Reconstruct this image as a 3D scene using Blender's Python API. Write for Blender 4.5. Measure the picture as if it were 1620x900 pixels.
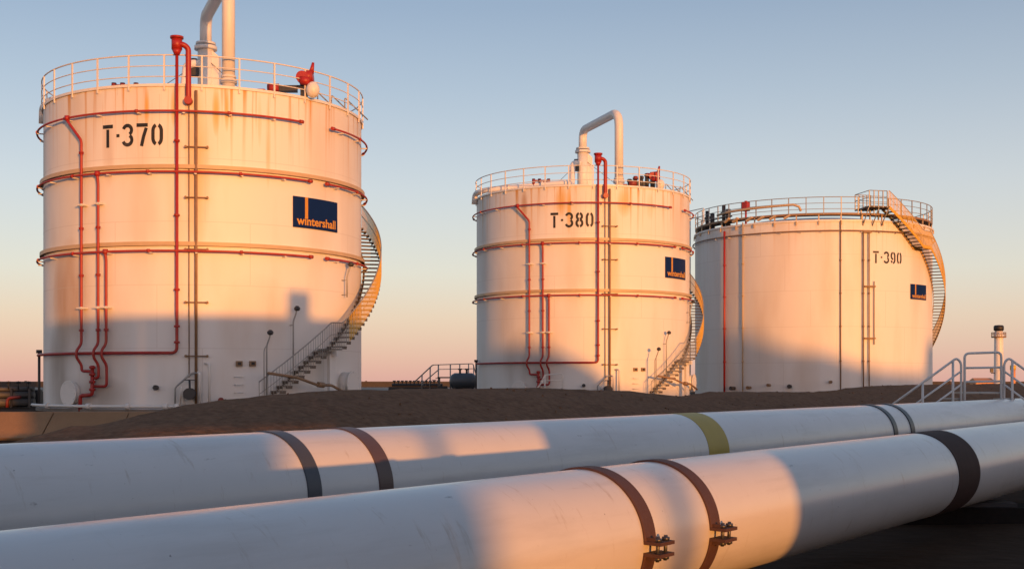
import bpy, math, random
from mathutils import Vector, Matrix
random.seed(7)
sc = bpy.context.scene
col = sc.collection
for o in list(bpy.data.objects):
    bpy.data.objects.remove(o)
R_ = math.radians
PI = math.pi

# ------------------------------------------------------------------ camera
EYE = 1.15
FPX = 2000.0
HOR = 603.0
cam = bpy.data.cameras.new('camera')
cam_o = bpy.data.objects.new('camera', cam)
col.objects.link(cam_o)
cam_o.location = (0, 0, EYE)
cam_o.rotation_euler = (R_(90), 0, 0)
cam.sensor_width = 36
cam.lens = 36 * FPX / 1620
cam.shift_y = (HOR - 450) / 1620
cam.clip_end = 20000
cam.clip_start = 0.05
sc.camera = cam_o

# ------------------------------------------------------------------ sun and sky
SUN_AZ = (math.sin(R_(24)), -math.cos(R_(24)))
SUN_EL = R_(2.6)
sun = bpy.data.lights.new('sun', 'SUN')
sun.energy = 4.4
sun.color = (1.0, 0.375, 0.072)
sun.angle = R_(0.53)
sun_o = bpy.data.objects.new('sun', sun)
col.objects.link(sun_o)
v = Vector((SUN_AZ[0] * math.cos(SUN_EL), SUN_AZ[1] * math.cos(SUN_EL), math.sin(SUN_EL)))
sun_o.rotation_euler = v.to_track_quat('Z', 'Y').to_euler()
sun_o.location = (20, -40, 30)

world = bpy.data.worlds.new('World')
sc.world = world
world.use_nodes = True
wn = world.node_tree
bg = wn.nodes['Background']
sky = wn.nodes.new('ShaderNodeTexSky')
sky.sky_type = 'NISHITA'
sky.sun_disc = False
sky.sun_elevation = SUN_EL
sky.sun_rotation = R_(156)
sky.air_density, sky.dust_density, sky.ozone_density = 1.0, 0.5, 3.0
tc = wn.nodes.new('ShaderNodeTexCoord')
sep = wn.nodes.new('ShaderNodeSeparateXYZ')
wn.links.new(tc.outputs['Generated'], sep.inputs[0])
rmp = wn.nodes.new('ShaderNodeValToRGB')
SKY = [(0.0, (.59, .335, .325)), (.026, (.60, .395, .36)), (.05, (.63, .455, .385)), (.085, (.61, .52, .45)),
       (.15, (.51, .475, .455)), (.222, (.365, .37, .385)), (.284, (.26, .28, .32)), (.55, (.19, .23, .30)), (1.0, (.14, .18, .25))]
el = rmp.color_ramp.elements
while len(el) < len(SKY):
    el.new(0.5)
for e, (p, c) in zip(el, SKY):
    e.position = p
    e.color = (*c, 1)
wn.links.new(sep.outputs['Z'], rmp.inputs[0])
sc10 = wn.nodes.new('ShaderNodeMix')
sc10.data_type = 'RGBA'
sc10.blend_type = 'MULTIPLY'
sc10.inputs[0].default_value = 1
wn.links.new(rmp.outputs[0], sc10.inputs[6])
sc10.inputs[7].default_value = (10, 10, 10, 1)
nsc = wn.nodes.new('ShaderNodeMix')
nsc.data_type = 'RGBA'
nsc.blend_type = 'MULTIPLY'
nsc.inputs[0].default_value = 1
wn.links.new(sky.outputs[0], nsc.inputs[6])
nsc.inputs[7].default_value = (1.5, 1.5, 1.5, 1)
add = wn.nodes.new('ShaderNodeMix')
add.data_type = 'RGBA'
add.blend_type = 'ADD'
add.inputs[0].default_value = 1
wn.links.new(sc10.outputs[2], add.inputs[6])
wn.links.new(nsc.outputs[2], add.inputs[7])
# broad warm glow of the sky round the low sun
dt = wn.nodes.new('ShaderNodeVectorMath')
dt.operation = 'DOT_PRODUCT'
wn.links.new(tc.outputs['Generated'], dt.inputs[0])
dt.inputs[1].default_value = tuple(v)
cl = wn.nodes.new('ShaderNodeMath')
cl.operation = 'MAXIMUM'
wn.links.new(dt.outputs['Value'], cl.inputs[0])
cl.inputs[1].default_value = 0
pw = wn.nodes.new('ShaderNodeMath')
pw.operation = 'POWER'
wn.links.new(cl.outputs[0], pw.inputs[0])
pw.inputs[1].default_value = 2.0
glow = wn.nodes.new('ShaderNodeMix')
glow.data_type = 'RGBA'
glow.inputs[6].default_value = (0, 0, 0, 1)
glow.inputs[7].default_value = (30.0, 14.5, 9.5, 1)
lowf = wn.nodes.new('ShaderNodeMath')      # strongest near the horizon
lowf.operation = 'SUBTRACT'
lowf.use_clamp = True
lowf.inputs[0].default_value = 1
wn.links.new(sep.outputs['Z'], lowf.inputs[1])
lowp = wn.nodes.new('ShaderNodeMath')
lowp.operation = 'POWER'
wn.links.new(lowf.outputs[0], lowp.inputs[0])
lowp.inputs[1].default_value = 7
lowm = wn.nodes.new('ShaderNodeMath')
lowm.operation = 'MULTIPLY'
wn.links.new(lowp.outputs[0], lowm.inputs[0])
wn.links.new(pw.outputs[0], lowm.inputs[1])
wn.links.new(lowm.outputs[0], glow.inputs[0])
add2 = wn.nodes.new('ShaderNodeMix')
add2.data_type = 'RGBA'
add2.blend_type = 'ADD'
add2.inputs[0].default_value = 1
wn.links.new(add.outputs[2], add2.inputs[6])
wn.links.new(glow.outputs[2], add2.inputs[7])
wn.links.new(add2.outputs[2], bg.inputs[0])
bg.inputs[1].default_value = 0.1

sc.view_settings.view_transform = 'Standard'
sc.view_settings.look = 'None'
sc.view_settings.exposure = 0
sc.view_settings.gamma = 1


# ------------------------------------------------------------------ mesh builder
class MB:
    def __init__(s):
        s.v, s.f, s.s = [], [], []

    def add(s, vs, fs, smooth=False):
        n = len(s.v)
        s.v += [tuple(p) for p in vs]
        for f in fs:
            s.f.append(tuple(i + n for i in f))
            s.s.append(smooth)
        return s

    def box(s, c, d, rz=0.0, m=None):
        x, y, z = d[0] / 2, d[1] / 2, d[2] / 2
        vs = [Vector((i * x, j * y, k * z)) for k in (-1, 1) for j in (-1, 1) for i in (-1, 1)]
        M = m or Matrix.Rotation(rz, 3, 'Z')
        c = Vector(c)
        vs = [M @ p + c for p in vs]
        return s.add(vs, [(0, 2, 3, 1), (4, 5, 7, 6), (0, 1, 5, 4), (2, 6, 7, 3), (0, 4, 6, 2), (1, 3, 7, 5)])

    def tube(s, pts, r, n=8, closed=False, cap=True):
        pts = [Vector(p) for p in pts]
        P = [pts[0]]
        for p in pts[1:]:
            if (p - P[-1]).length > 1e-5:
                P.append(p)
        if closed and (P[0] - P[-1]).length < 1e-4:
            P.pop()
        m = len(P)
        if m < 2:
            return s
        T = []
        for i in range(m):
            a = P[i - 1] if (i > 0 or closed) else P[i]
            b = P[(i + 1) % m] if (i < m - 1 or closed) else P[i]
            d = (b - a)
            T.append(d.normalized() if d.length > 1e-9 else Vector((0, 0, 1)))
        u = T[0].cross(Vector((0, 0, 1)))
        if u.length < 1e-3:
            u = T[0].cross(Vector((1, 0, 0)))
        u.normalize()
        vs = []
        rr = r if isinstance(r, (list, tuple)) else [r] * m
        for i in range(m):
            u = (u - T[i] * u.dot(T[i]))
            if u.length < 1e-6:
                u = T[i].orthogonal()
            u.normalize()
            w = T[i].cross(u)
            for k in range(n):
                a = 2 * PI * k / n
                vs.append(P[i] + (u * math.cos(a) + w * math.sin(a)) * rr[i])
        fs = []
        for i in range(m if closed else m - 1):
            j = (i + 1) % m
            for k in range(n):
                l = (k + 1) % n
                fs.append((i * n + k, i * n + l, j * n + l, j * n + k))
        s.add(vs, fs, True)
        if cap and not closed:
            b = len(s.v) - m * n
            s.f.append(tuple(b + k for k in range(n))[::-1])
            s.s.append(False)
            s.f.append(tuple(b + (m - 1) * n + k for k in range(n)))
            s.s.append(False)
        return s

    def cyl(s, a, b, r, n=16, r2=None):
        return s.tube([a, b], [r, r if r2 is None else r2], n)

    def lathe(s, prof, n=64, c=(0, 0, 0), smooth=True, a0=0.0, a1=2 * PI):
        full = abs(a1 - a0 - 2 * PI) < 1e-6
        cols = n if full else n + 1
        vs = []
        for i in range(cols):
            a = a0 + (a1 - a0) * i / n
            for (r, z) in prof:
                vs.append((c[0] + r * math.sin(a), c[1] - r * math.cos(a), c[2] + z))
        k = len(prof)
        fs = []
        for i in range(n):
            j = (i + 1) % cols
            for q in range(k - 1):
                fs.append((i * k + q, j * k + q, j * k + q + 1, i * k + q + 1))
        return s.add(vs, fs, smooth)

    def ring(s, r0, r1, z0, z1, a0=0.0, a1=2 * PI, n=96):
        full = abs(a1 - a0 - 2 * PI) < 1e-6
        for prof in ([(r1, z0), (r1, z1)], [(r1, z1), (r0, z1)], [(r0, z1), (r0, z0)], [(r0, z0), (r1, z0)]):
            s.lathe(prof, n, smooth=True, a0=a0, a1=a1)
        if not full:
            for a in (a0, a1):
                q = [(r * math.sin(a), -r * math.cos(a), z) for r, z in ((r0, z0), (r1, z0), (r1, z1), (r0, z1))]
                s.add(q, [(0, 1, 2, 3)])
        return s

    def sphere(s, c, r, n=12, sz=1.0):
        prof = [(r * math.sin(PI * i / n), -r * sz * math.cos(PI * i / n)) for i in range(n + 1)]
        return s.lathe(prof, n * 2, c)

    def build(s, name, mat, parent=None, loc=None, split=True):
        """link the collected shapes; pieces that stand well apart become objects of their own"""
        groups = s.clusters() if split else [None]
        if len(groups) > 100:
            groups = [None]
        first = None
        for gset in groups:
            if gset is None or len(groups) == 1:
                V, F, S = s.v, s.f, s.s
            else:
                idx = {k: i for i, k in enumerate(gset)}
                V = [s.v[k] for k in gset]
                F, S = [], []
                for f, sm in zip(s.f, s.s):
                    if f[0] in idx:
                        F.append(tuple(idx[k] for k in f))
                        S.append(sm)
            me = bpy.data.meshes.new(name)
            me.from_pydata(V, [], F)
            me.polygons.foreach_set('use_smooth', S)
            me.materials.append(mat)
            me.update()
            o = bpy.data.objects.new(name, me)
            col.objects.link(o)
            if parent:
                o.parent = parent
            if loc:
                o.location = loc
            first = first or o
        return first

    def clusters(s):
        n = len(s.v)
        if n > 30000:
            return [None]
        par = list(range(n))

        def find(a):
            while par[a] != a:
                par[a] = par[par[a]]
                a = par[a]
            return a
        for f in s.f:
            r = find(f[0])
            for k in f[1:]:
                par[find(k)] = r
        isl = {}
        for k in range(n):
            isl.setdefault(find(k), []).append(k)
        L = list(isl.values())
        if len(L) == 1 or len(L) > 400:
            return [None]
        bb = []
        for ks in L:
            P = [s.v[k] for k in ks]
            lo = [min(p[i] for p in P) for i in range(3)]
            hi = [max(p[i] for p in P) for i in range(3)]
            bb.append((lo, hi, max(hi[i] - lo[i] for i in range(3))))
        m = len(L)
        q = list(range(m))

        def fq(a):
            while q[a] != a:
                a = q[a]
            return a
        for a in range(m):
            for b in range(a):
                g = math.sqrt(sum(max(0, bb[a][0][i] - bb[b][1][i], bb[b][0][i] - bb[a][1][i]) ** 2 for i in range(3)))
                if g <= max(.02, .45 * max(bb[a][2], bb[b][2])):
                    q[fq(a)] = fq(b)
        out = {}
        for a in range(m):
            out.setdefault(fq(a), []).extend(L[a])
        return [sorted(k) for k in out.values()]


def fillet(pts, rad, n=6):
    pts = [Vector(p) for p in pts]
    out = [pts[0]]
    for i in range(1, len(pts) - 1):
        a, b, c = pts[i - 1], pts[i], pts[i + 1]
        d1, d2 = (a - b), (c - b)
        L = min(rad, d1.length * .49, d2.length * .49)
        p, q = b + d1.normalized() * L, b + d2.normalized() * L
        for k in range(n + 1):
            t = k / n
            out.append(p * (1 - t) ** 2 + b * 2 * t * (1 - t) + q * t * t)
    out.append(pts[-1])
    return out


def tag(o, label, cat, group=None, kind=None):
    if label:
        o['label'] = label
    if cat:
        o['category'] = cat
    if group:
        o['group'] = group
    if kind:
        o['kind'] = kind
    return o


def thing(name, label, cat, loc=(0, 0, 0), rz=0.0, group=None):
    o = bpy.data.objects.new(name, None)
    o.empty_display_size = .3
    col.objects.link(o)
    o.location = loc
    o.rotation_euler = (0, 0, rz)
    return tag(o, label, cat, group)


def at(px, py, Y):
    return Vector(((px - 810) / FPX * Y, Y, EYE + (HOR - py) / FPX * Y))


# ------------------------------------------------------------------ materials
def mat(name, base, rough=.5, metal=0.0, var=.08, scale=3.0, bump=0.0, bscale=30.0, dirt=None, dirt_amt=0.0, dscale=(1, 1, 1), coat=0.0):
    m = bpy.data.materials.new(name)
    m.use_nodes = True
    nt = m.node_tree
    b = nt.nodes['Principled BSDF']
    b.inputs['Roughness'].default_value = rough
    b.inputs['Metallic'].default_value = metal
    b.inputs['Coat Weight'].default_value = coat
    t = nt.nodes.new('ShaderNodeTexCoord')
    nz = nt.nodes.new('ShaderNodeTexNoise')
    nz.inputs['Scale'].default_value = scale
    nz.inputs['Detail'].default_value = 6
    nt.links.new(t.outputs['Object'], nz.inputs['Vector'])
    mx = nt.nodes.new('ShaderNodeMix')
    mx.data_type = 'RGBA'
    mx.inputs[6].default_value = (*[c * (1 - var) for c in base], 1)
    mx.inputs[7].default_value = (*[min(1, c * (1 + var)) for c in base], 1)
    nt.links.new(nz.outputs['Fac'], mx.inputs[0])
    out = mx.outputs[2]
    if dirt:
        mp = nt.nodes.new('ShaderNodeMapping')
        mp.inputs['Scale'].default_value = dscale
        nt.links.new(t.outputs['Object'], mp.inputs['Vector'])
        n2 = nt.nodes.new('ShaderNodeTexNoise')
        n2.inputs['Scale'].default_value = 1.0
        n2.inputs['Detail'].default_value = 8
        n2.inputs['Roughness'].default_value = .65
        nt.links.new(mp.outputs[0], n2.inputs['Vector'])
        cr = nt.nodes.new('ShaderNodeValToRGB')
        cr.color_ramp.elements[0].position = .52
        cr.color_ramp.elements[1].position = .75
        cr.color_ramp.elements[1].color = (dirt_amt, dirt_amt, dirt_amt, 1)
        nt.links.new(n2.outputs['Fac'], cr.inputs[0])
        m2 = nt.nodes.new('ShaderNodeMix')
        m2.data_type = 'RGBA'
        nt.links.new(cr.outputs[0], m2.inputs[0])
        nt.links.new(out, m2.inputs[6])
        m2.inputs[7].default_value = (*dirt, 1)
        out = m2.outputs[2]
    nt.links.new(out, b.inputs['Base Color'])
    if bump:
        n3 = nt.nodes.new('ShaderNodeTexNoise')
        n3.inputs['Scale'].default_value = bscale
        n3.inputs['Detail'].default_value = 5
        nt.links.new(t.outputs['Object'], n3.inputs['Vector'])
        bp = nt.nodes.new('ShaderNodeBump')
        bp.inputs['Strength'].default_value = bump
        bp.inputs['Distance'].default_value = .05
        nt.links.new(n3.outputs['Fac'], bp.inputs['Height'])
        nt.links.new(bp.outputs[0], b.inputs['Normal'])
    return m


def tank_paint(name, R, rim, rust=.6, courses=(2.4, 4.8, 7.2, 9.6), stains=()):
    """weathered white shell paint: rust runs below the rim, faint plate seams, dust, slight plate unevenness"""
    m = bpy.data.materials.new(name)
    m.use_nodes = True
    nt = m.node_tree
    L = nt.links.new
    b = nt.nodes['Principled BSDF']
    b.inputs['Roughness'].default_value = .55

    def math_(op, a, c=None):
        n = nt.nodes.new('ShaderNodeMath')
        n.operation = op
        for i, x in enumerate((a, c)):
            if x is None:
                continue
            if isinstance(x, (int, float)):
                n.inputs[i].default_value = x
            else:
                L(x, n.inputs[i])
        return n.outputs[0]

    t = nt.nodes.new('ShaderNodeTexCoord')
    sp = nt.nodes.new('ShaderNodeSeparateXYZ')
    L(t.outputs['Object'], sp.inputs[0])
    ang = math_('ARCTAN2', sp.outputs[0], math_('MULTIPLY', sp.outputs[1], -1))
    arc = math_('MULTIPLY', ang, R)
    z = sp.outputs[2]
    # streak coordinate
    cb = nt.nodes.new('ShaderNodeCombineXYZ')
    L(math_('MULTIPLY', arc, 4.2), cb.inputs[0])
    L(math_('MULTIPLY', z, .10), cb.inputs[1])
    ns = nt.nodes.new('ShaderNodeTexNoise')
    ns.inputs['Scale'].default_value = 1
    ns.inputs['Detail'].default_value = 4
    L(cb.outputs[0], ns.inputs['Vector'])
    r1 = nt.nodes.new('ShaderNodeValToRGB')
    r1.color_ramp.elements[0].position = .53
    r1.color_ramp.elements[1].position = .66
    L(ns.outputs['Fac'], r1.inputs[0])
    # fade below rim
    mr = nt.nodes.new('ShaderNodeMapRange')
    mr.inputs[1].default_value = rim - 3.6
    mr.inputs[2].default_value = rim - .1
    L(z, mr.inputs[0])
    fade = math_('POWER', mr.outputs[0], 1.3)
    fac = math_('MULTIPLY', math_('MULTIPLY', r1.outputs[0], fade), rust)
    # broad dirt
    cb2 = nt.nodes.new('ShaderNodeCombineXYZ')
    L(math_('MULTIPLY', arc, .55), cb2.inputs[0])
    L(math_('MULTIPLY', z, .12), cb2.inputs[1])
    cb2.inputs[2].default_value = 4.3
    n2 = nt.nodes.new('ShaderNodeTexNoise')
    n2.inputs['Scale'].default_value = 1
    n2.inputs['Detail'].default_value = 7
    L(cb2.outputs[0], n2.inputs['Vector'])
    r2 = nt.nodes.new('ShaderNodeValToRGB')
    r2.color_ramp.elements[0].position = .44
    r2.color_ramp.elements[1].position = .80
    r2.color_ramp.elements[1].color = (.48, .48, .48, 1)
    L(n2.outputs['Fac'], r2.inputs[0])
    base = nt.nodes.new('ShaderNodeMix')
    base.data_type = 'RGBA'
    base.inputs[6].default_value = (.76, .735, .70, 1)
    base.inputs[7].default_value = (.50, .37, .25, 1)
    L(r2.outputs[0], base.inputs[0])
    out = base.outputs[2]
    for (sa, sz, hw, hh, amt, colr) in stains:      # individual stains and runs at fixed places
        da = math_('DIVIDE', math_('SUBTRACT', arc, sa * R), hw)
        dz = math_('DIVIDE', math_('SUBTRACT', z, sz), hh)
        d2 = math_('ADD', math_('MULTIPLY', da, da), math_('MULTIPLY', dz, dz))
        k = math_('MAXIMUM', math_('SUBTRACT', 1, d2), 0)
        k = math_('MULTIPLY', math_('MULTIPLY', k, math_('ADD', math_('MULTIPLY', n2.outputs['Fac'], 2.6), -.55)), amt)
        kc = nt.nodes.new('ShaderNodeClamp')
        L(k, kc.inputs[0])
        st_ = nt.nodes.new('ShaderNodeMix')
        st_.data_type = 'RGBA'
        st_.inputs[7].default_value = (*colr, 1)
        L(kc.outputs[0], st_.inputs[0])
        L(out, st_.inputs[6])
        out = st_.outputs[2]
    rs = nt.nodes.new('ShaderNodeMix')
    rs.data_type = 'RGBA'
    rs.inputs[7].default_value = (.56, .28, .06, 1)
    L(out, rs.inputs[6])
    L(fac, rs.inputs[0])
    # seams
    seam = None
    for c in courses:
        d = math_('ABSOLUTE', math_('SUBTRACT', z, c))
        s_ = math_('LESS_THAN', d, .018)
        seam = s_ if seam is None else math_('MAXIMUM', seam, s_)
    row = math_('FLOOR', math_('DIVIDE', z, 2.4))
    sh = math_('MULTIPLY', row, 1.7)
    fr = math_('FRACT', math_('DIVIDE', math_('ADD', math_('ADD', arc, sh), 100), 5.2))
    vs_ = math_('LESS_THAN', math_('ABSOLUTE', math_('SUBTRACT', fr, .5)), .0035)
    seam = math_('MAXIMUM', seam, vs_)
    sm = nt.nodes.new('ShaderNodeMix')
    sm.data_type = 'RGBA'
    sm.inputs[7].default_value = (.55, .50, .45, 1)
    L(rs.outputs[2], sm.inputs[6])
    L(math_('MULTIPLY', seam, .38), sm.inputs[0])
    L(sm.outputs[2], b.inputs['Base Color'])
    n3 = nt.nodes.new('ShaderNodeTexNoise')
    n3.inputs['Scale'].default_value = .45
    n3.inputs['Detail'].default_value = 2
    L(t.outputs['Object'], n3.inputs['Vector'])
    bp = nt.nodes.new('ShaderNodeBump')
    bp.inputs['Strength'].default_value = .35
    bp.inputs['Distance'].default_value = .12
    L(n3.outputs['Fac'], bp.inputs['Height'])
    L(bp.outputs[0], b.inputs['Normal'])
    return m


M = {}
M['white'] = mat('white_paint', (.72, .69, .65), .45, var=.06, scale=4)
M['rail'] = mat('rail_paint', (.70, .66, .61), .5, var=.06)
M['red'] = mat('red_paint', (.33, .018, .013), .45, var=.22, scale=5, dirt=(.30, .07, .03), dirt_amt=.7, dscale=(3, 3, 1.2))
M['ringred'] = mat('faded_red_paint', (.38, .032, .02), .5, var=.25, scale=4, dirt=(.22, .08, .035), dirt_amt=.8, dscale=(2, 2, 2))
M['darkred'] = mat('dark_red_paint', (.22, .03, .022), .5, var=.2)
M['band'] = mat('band_paint', (.52, .38, .23), .5, var=.15)
M['brown'] = mat('rusty_steel', (.25, .15, .08), .6, var=.3, scale=5)
M['steel'] = mat('galvanised_steel', (.33, .32, .30), .5, .3, var=.12)
M['tread'] = mat('tread_steel', (.13, .10, .075), .6, var=.2)
M['yellow'] = mat('ochre_paint', (.68, .40, .045), .5, var=.12)
M['dark'] = mat('dark_steel', (.035, .033, .035), .5, var=.3)
M['black'] = mat('black_paint', (.012, .011, .011), .55, var=.2, dirt=(.16, .12, .09), dirt_amt=.45, dscale=(3, 3, 2))
M['navy'] = mat('navy_sign', (.002, .017, .095), .6, var=.1)
M['navy'].node_tree.nodes['Principled BSDF'].inputs['Specular IOR Level'].default_value = .15
M['gold'] = mat('orange_lettering', (.56, .26, .025), .5, var=.08)
M['strap'] = mat('strap_steel', (.085, .042, .034), .6, var=.25, scale=9, bump=.1, bscale=60)
M['darkband'] = mat('dark_brown_band', (.045, .022, .018), .6, var=.25, scale=6)
M['blackstrap'] = mat('dark_blue_strap', (.022, .026, .036), .4, var=.15)
M['bluestrap'] = mat('blue_grey_band', (.055, .058, .072), .45, var=.15)
M['brownstrap'] = mat('brown_band', (.088, .050, .042), .45, var=.15)
M['yellowband'] = mat('yellow_band', (.40, .28, .035), .5, var=.15)
M['bolt'] = mat('bolt_steel', (.10, .10, .11), .4, .7, var=.2)
M['pipe'] = mat('pipe_paint', (.63, .61, .59), .26, var=.05, scale=2.0, dirt=(.36, .32, .28), dirt_amt=.35, dscale=(.45, 4.0, 4.0), bump=.02, bscale=5)


def scuffs(m, amount=.55):
    """small scuffs, drip marks below mid height and dark specks on the pipe paint"""
    nt = m.node_tree
    L = nt.links.new
    b = nt.nodes['Principled BSDF']
    src = b.inputs['Base Color'].links[0].from_socket
    t = nt.nodes.new('ShaderNodeTexCoord')

    def layer(scale, lo, hi, colr, amt, src, detail=6):
        mp = nt.nodes.new('ShaderNodeMapping')
        mp.inputs['Scale'].default_value = scale
        mp.inputs['Location'].default_value = (amt * 31, lo * 17, 3)
        L(t.outputs['Object'], mp.inputs['Vector'])
        n = nt.nodes.new('ShaderNodeTexNoise')
        n.inputs['Scale'].default_value = 1
        n.inputs['Detail'].default_value = detail
        n.inputs['Roughness'].default_value = .7
        L(mp.outputs[0], n.inputs['Vector'])
        r = nt.nodes.new('ShaderNodeValToRGB')
        r.color_ramp.elements[0].position = lo
        r.color_ramp.elements[1].position = hi
        r.color_ramp.elements[1].color = (amt, amt, amt, 1)
        L(n.outputs['Fac'], r.inputs[0])
        x = nt.nodes.new('ShaderNodeMix')
        x.data_type = 'RGBA'
        L(r.outputs[0], x.inputs[0])
        L(src, x.inputs[6])
        x.inputs[7].default_value = (*colr, 1)
        return x.outputs[2]
    src = layer((3.2, 9, 9), .66, .74, (.16, .13, .11), amount, src)          # scuffs
    src = layer((9.0, 2.2, 1.6), .60, .72, (.34, .25, .17), amount * .8, src)  # drips round the girth
    src = layer((26, 26, 26), .74, .78, (.08, .07, .06), amount, src, 2)       # specks
    L(src, b.inputs['Base Color'])


scuffs(M['pipe'])
M['soil'] = mat('soil', (.165, .092, .056), .95, var=.6, scale=7.0, dirt=(.065, .038, .024), dirt_amt=.6, dscale=(1.2, 1.2, 1.2), bump=1.0, bscale=9)
M['slab'] = mat('bank_slab', (.26, .155, .085), .9, var=.2, scale=1.2, dirt=(.15, .12, .09), dirt_amt=.6, dscale=(.8, .8, .8), bump=.4, bscale=12)
M['concrete'] = mat('concrete', (.24, .22, .20), .85, var=.15, scale=.7, dirt=(.12, .105, .09), dirt_amt=.6, dscale=(.6, .6, .6), bump=.3, bscale=12)
M['blackconcrete'] = mat('black_concrete', (.022, .018, .016), .9, var=.3, bump=.3, bscale=15)  # near-black concrete, one even tone
M['greypaint'] = mat('grey_rail_paint', (.58, .57, .56), .45, var=.08)
M['vessel'] = mat('vessel_paint', (.065, .073, .085), .4, var=.1)
M['darkpipe'] = mat('dark_pipe_paint', (.09, .088, .09), .5, var=.2)
M['wall'] = mat('render_wall', (.34, .31, .28), .85, var=.15, scale=.5, bump=.2)
M['darkwall'] = mat('dark_masonry', (.06, .05, .045), .9, var=.2)
M['orange'] = mat('orange_paint', (.60, .26, .10), .6, var=.1)
M['sand'] = mat('pale_ground', (.20, .165, .135), .95, var=.2, scale=.05)

for k, sp_, ro_ in (('soil', .08, 1.0), ('slab', .15, .95), ('darkband', .2, .75), ('strap', .3, .65), ('blackconcrete', .05, 1.0)):
    p_ = M[k].node_tree.nodes['Principled BSDF']
    p_.inputs['Specular IOR Level'].default_value = sp_
    p_.inputs['Roughness'].default_value = ro_

# ------------------------------------------------------------------ geometry of the site
PD = Vector((.575, .818, 0)).normalized()   # direction the pipes run
PN = Vector((PD.y, -PD.x, 0))
T1 = (-13.13, 54.4, 6.6)
T2 = (4.40, 78.8, 6.6)
T3 = (21.9, 92.5, 8.42)


def on_tank(px, py, T, off=0.0):
    """angle and height on a tank's shell (radius + off) of the point seen at a photo position"""
    tx = (px - 810) / FPX
    cx, cy, r = T[0], T[1], T[2] + off
    a = tx * tx + 1
    b = -(tx * cx + cy)
    c = cx * cx + cy * cy - r * r
    Y = (-b - math.sqrt(max(b * b - a * c, 0))) / a
    return math.atan2(tx * Y - cx, cy - Y), EYE + (HOR - py) / FPX * Y


def pol(a, r, z):
    return Vector((r * math.sin(a), -r * math.cos(a), z))


def arcpath(a0, a1, r, z0, z1=None, step=R_(2.5)):
    n = max(2, int(abs(a1 - a0) / step))
    z1 = z0 if z1 is None else z1
    return [pol(a0 + (a1 - a0) * i / n, r, z0 + (z1 - z0) * i / n) for i in range(n + 1)]


# ------------------------------------------------------------------ ground
def smooth(x, a, b):
    t = min(1, max(0, (x - a) / (b - a)))
    return t * t * (3 - 2 * t)


def hsh(x, y):
    return (math.sin(x * 1.7 + math.sin(y * 1.3) * 1.5) + math.sin(y * 2.3 + x * .7) * .7 + math.sin(x * 5.1 - y * 4.3) * .3) / 2


def ground_h(x, y):
    A = -(x * PN.x + y * PN.y)
    t = x * PD.x + y * PD.y
    zr = smooth(A, 11.5, 15.0)
    zl = smooth(y, 40.95, 42.15)
    w = smooth(x, -5, -2)
    z = -.75 + .75 * (zr * w + zl * (1 - w)) - (.03 if x < -3 else 0)
    near = 1 - smooth(abs(A) + max(0, abs(t) - 40), 30, 60)
    return z + .035 * hsh(x * .8, y * .8) * near * (1 - .8 * smooth(A, 12, 16))


def coords(lo, hi, step, far):
    a = []
    k = lo
    while k <= hi:
        a.append(k)
        k += step
    pre, post = [], []
    d, x = step, lo
    while x > -far:
        d *= 1.5
        x -= d
        pre.append(x)
    d, x = step, hi
    while x < far:
        d *= 1.5
        x += d
        post.append(x)
    return pre[::-1] + a + post


xs, ys = coords(-45, 60, .6, 9000), coords(-25, 75, .6, 9000)
g = MB()
nx = len(xs)
g.add([(x, y, ground_h(x, y)) for y in ys for x in xs],
      [(j * nx + i, j * nx + i + 1, (j + 1) * nx + i + 1, (j + 1) * nx + i) for j in range(len(ys) - 1) for i in range(nx - 1)], True)


def ground_material():
    m = mat('site_ground', (.046, .026, .016), .95, var=.4, scale=2.6, dirt=(.024, .014, .009), dirt_amt=.7, dscale=(.35, .35, .35), bump=.8, bscale=4)
    m.node_tree.nodes['Principled BSDF'].inputs['Specular IOR Level'].default_value = .05
    return m


tag(g.build('ground', ground_material()), 'brown bare ground of the tank yard', 'ground', kind='structure')

# sloping concrete slabs facing the raised tank yard on the left, open joints between them
pad = MB()
sl = math.atan2(.80, 1.2)
mrx = Matrix.Rotation(sl, 3, 'X')
for i in range(13):
    cx = -34 + i * 2.5
    pad.box((cx, 41.50 + .01 * (i % 3), -.34 + .012 * ((i * 5) % 3)), (2.46, 1.46, .10), m=mrx)
    pad.box((cx, 43.28, .04), (2.46, 2.25, .10))
tag(pad.build('revetment', M['slab'], split=False), 'grey sloping concrete slabs below the nearest tank at the left', 'paving', kind='structure')

# earth bund between pipes and tanks; crest heights follow the photo
CREST = [(-60, 790), (20, 735), (80, 702), (126, 688), (200, 671), (248, 660), (300, 646), (370, 634), (450, 623), (560, 617), (700, 615), (850, 614), (950, 617), (1000, 622),
         (1070, 627), (1100, 626), (1150, 620), (1300, 620), (1340, 617), (1400, 610), (1450, 608.5), (1620, 606.5), (1760, 606)]
crest = []
CA = 19.0
for px, py in CREST:
    tx = (px - 810) / FPX
    Y = CA / (PN.y * -1 - PN.x * tx)
    crest.append((Y * (tx * PD.x + PD.y), EYE - (py - HOR) * Y / FPX))


def crest_z(t):
    if t <= crest[0][0]:
        return crest[0][1] - (crest[0][0] - t) * .2
    for (a, za), (b, zb) in zip(crest, crest[1:]):
        if t <= b:
            k = (t - a) / (b - a)
            k = k * k * (3 - 2 * k)
            return za + (zb - za) * k
    return crest[-1][1]


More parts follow.
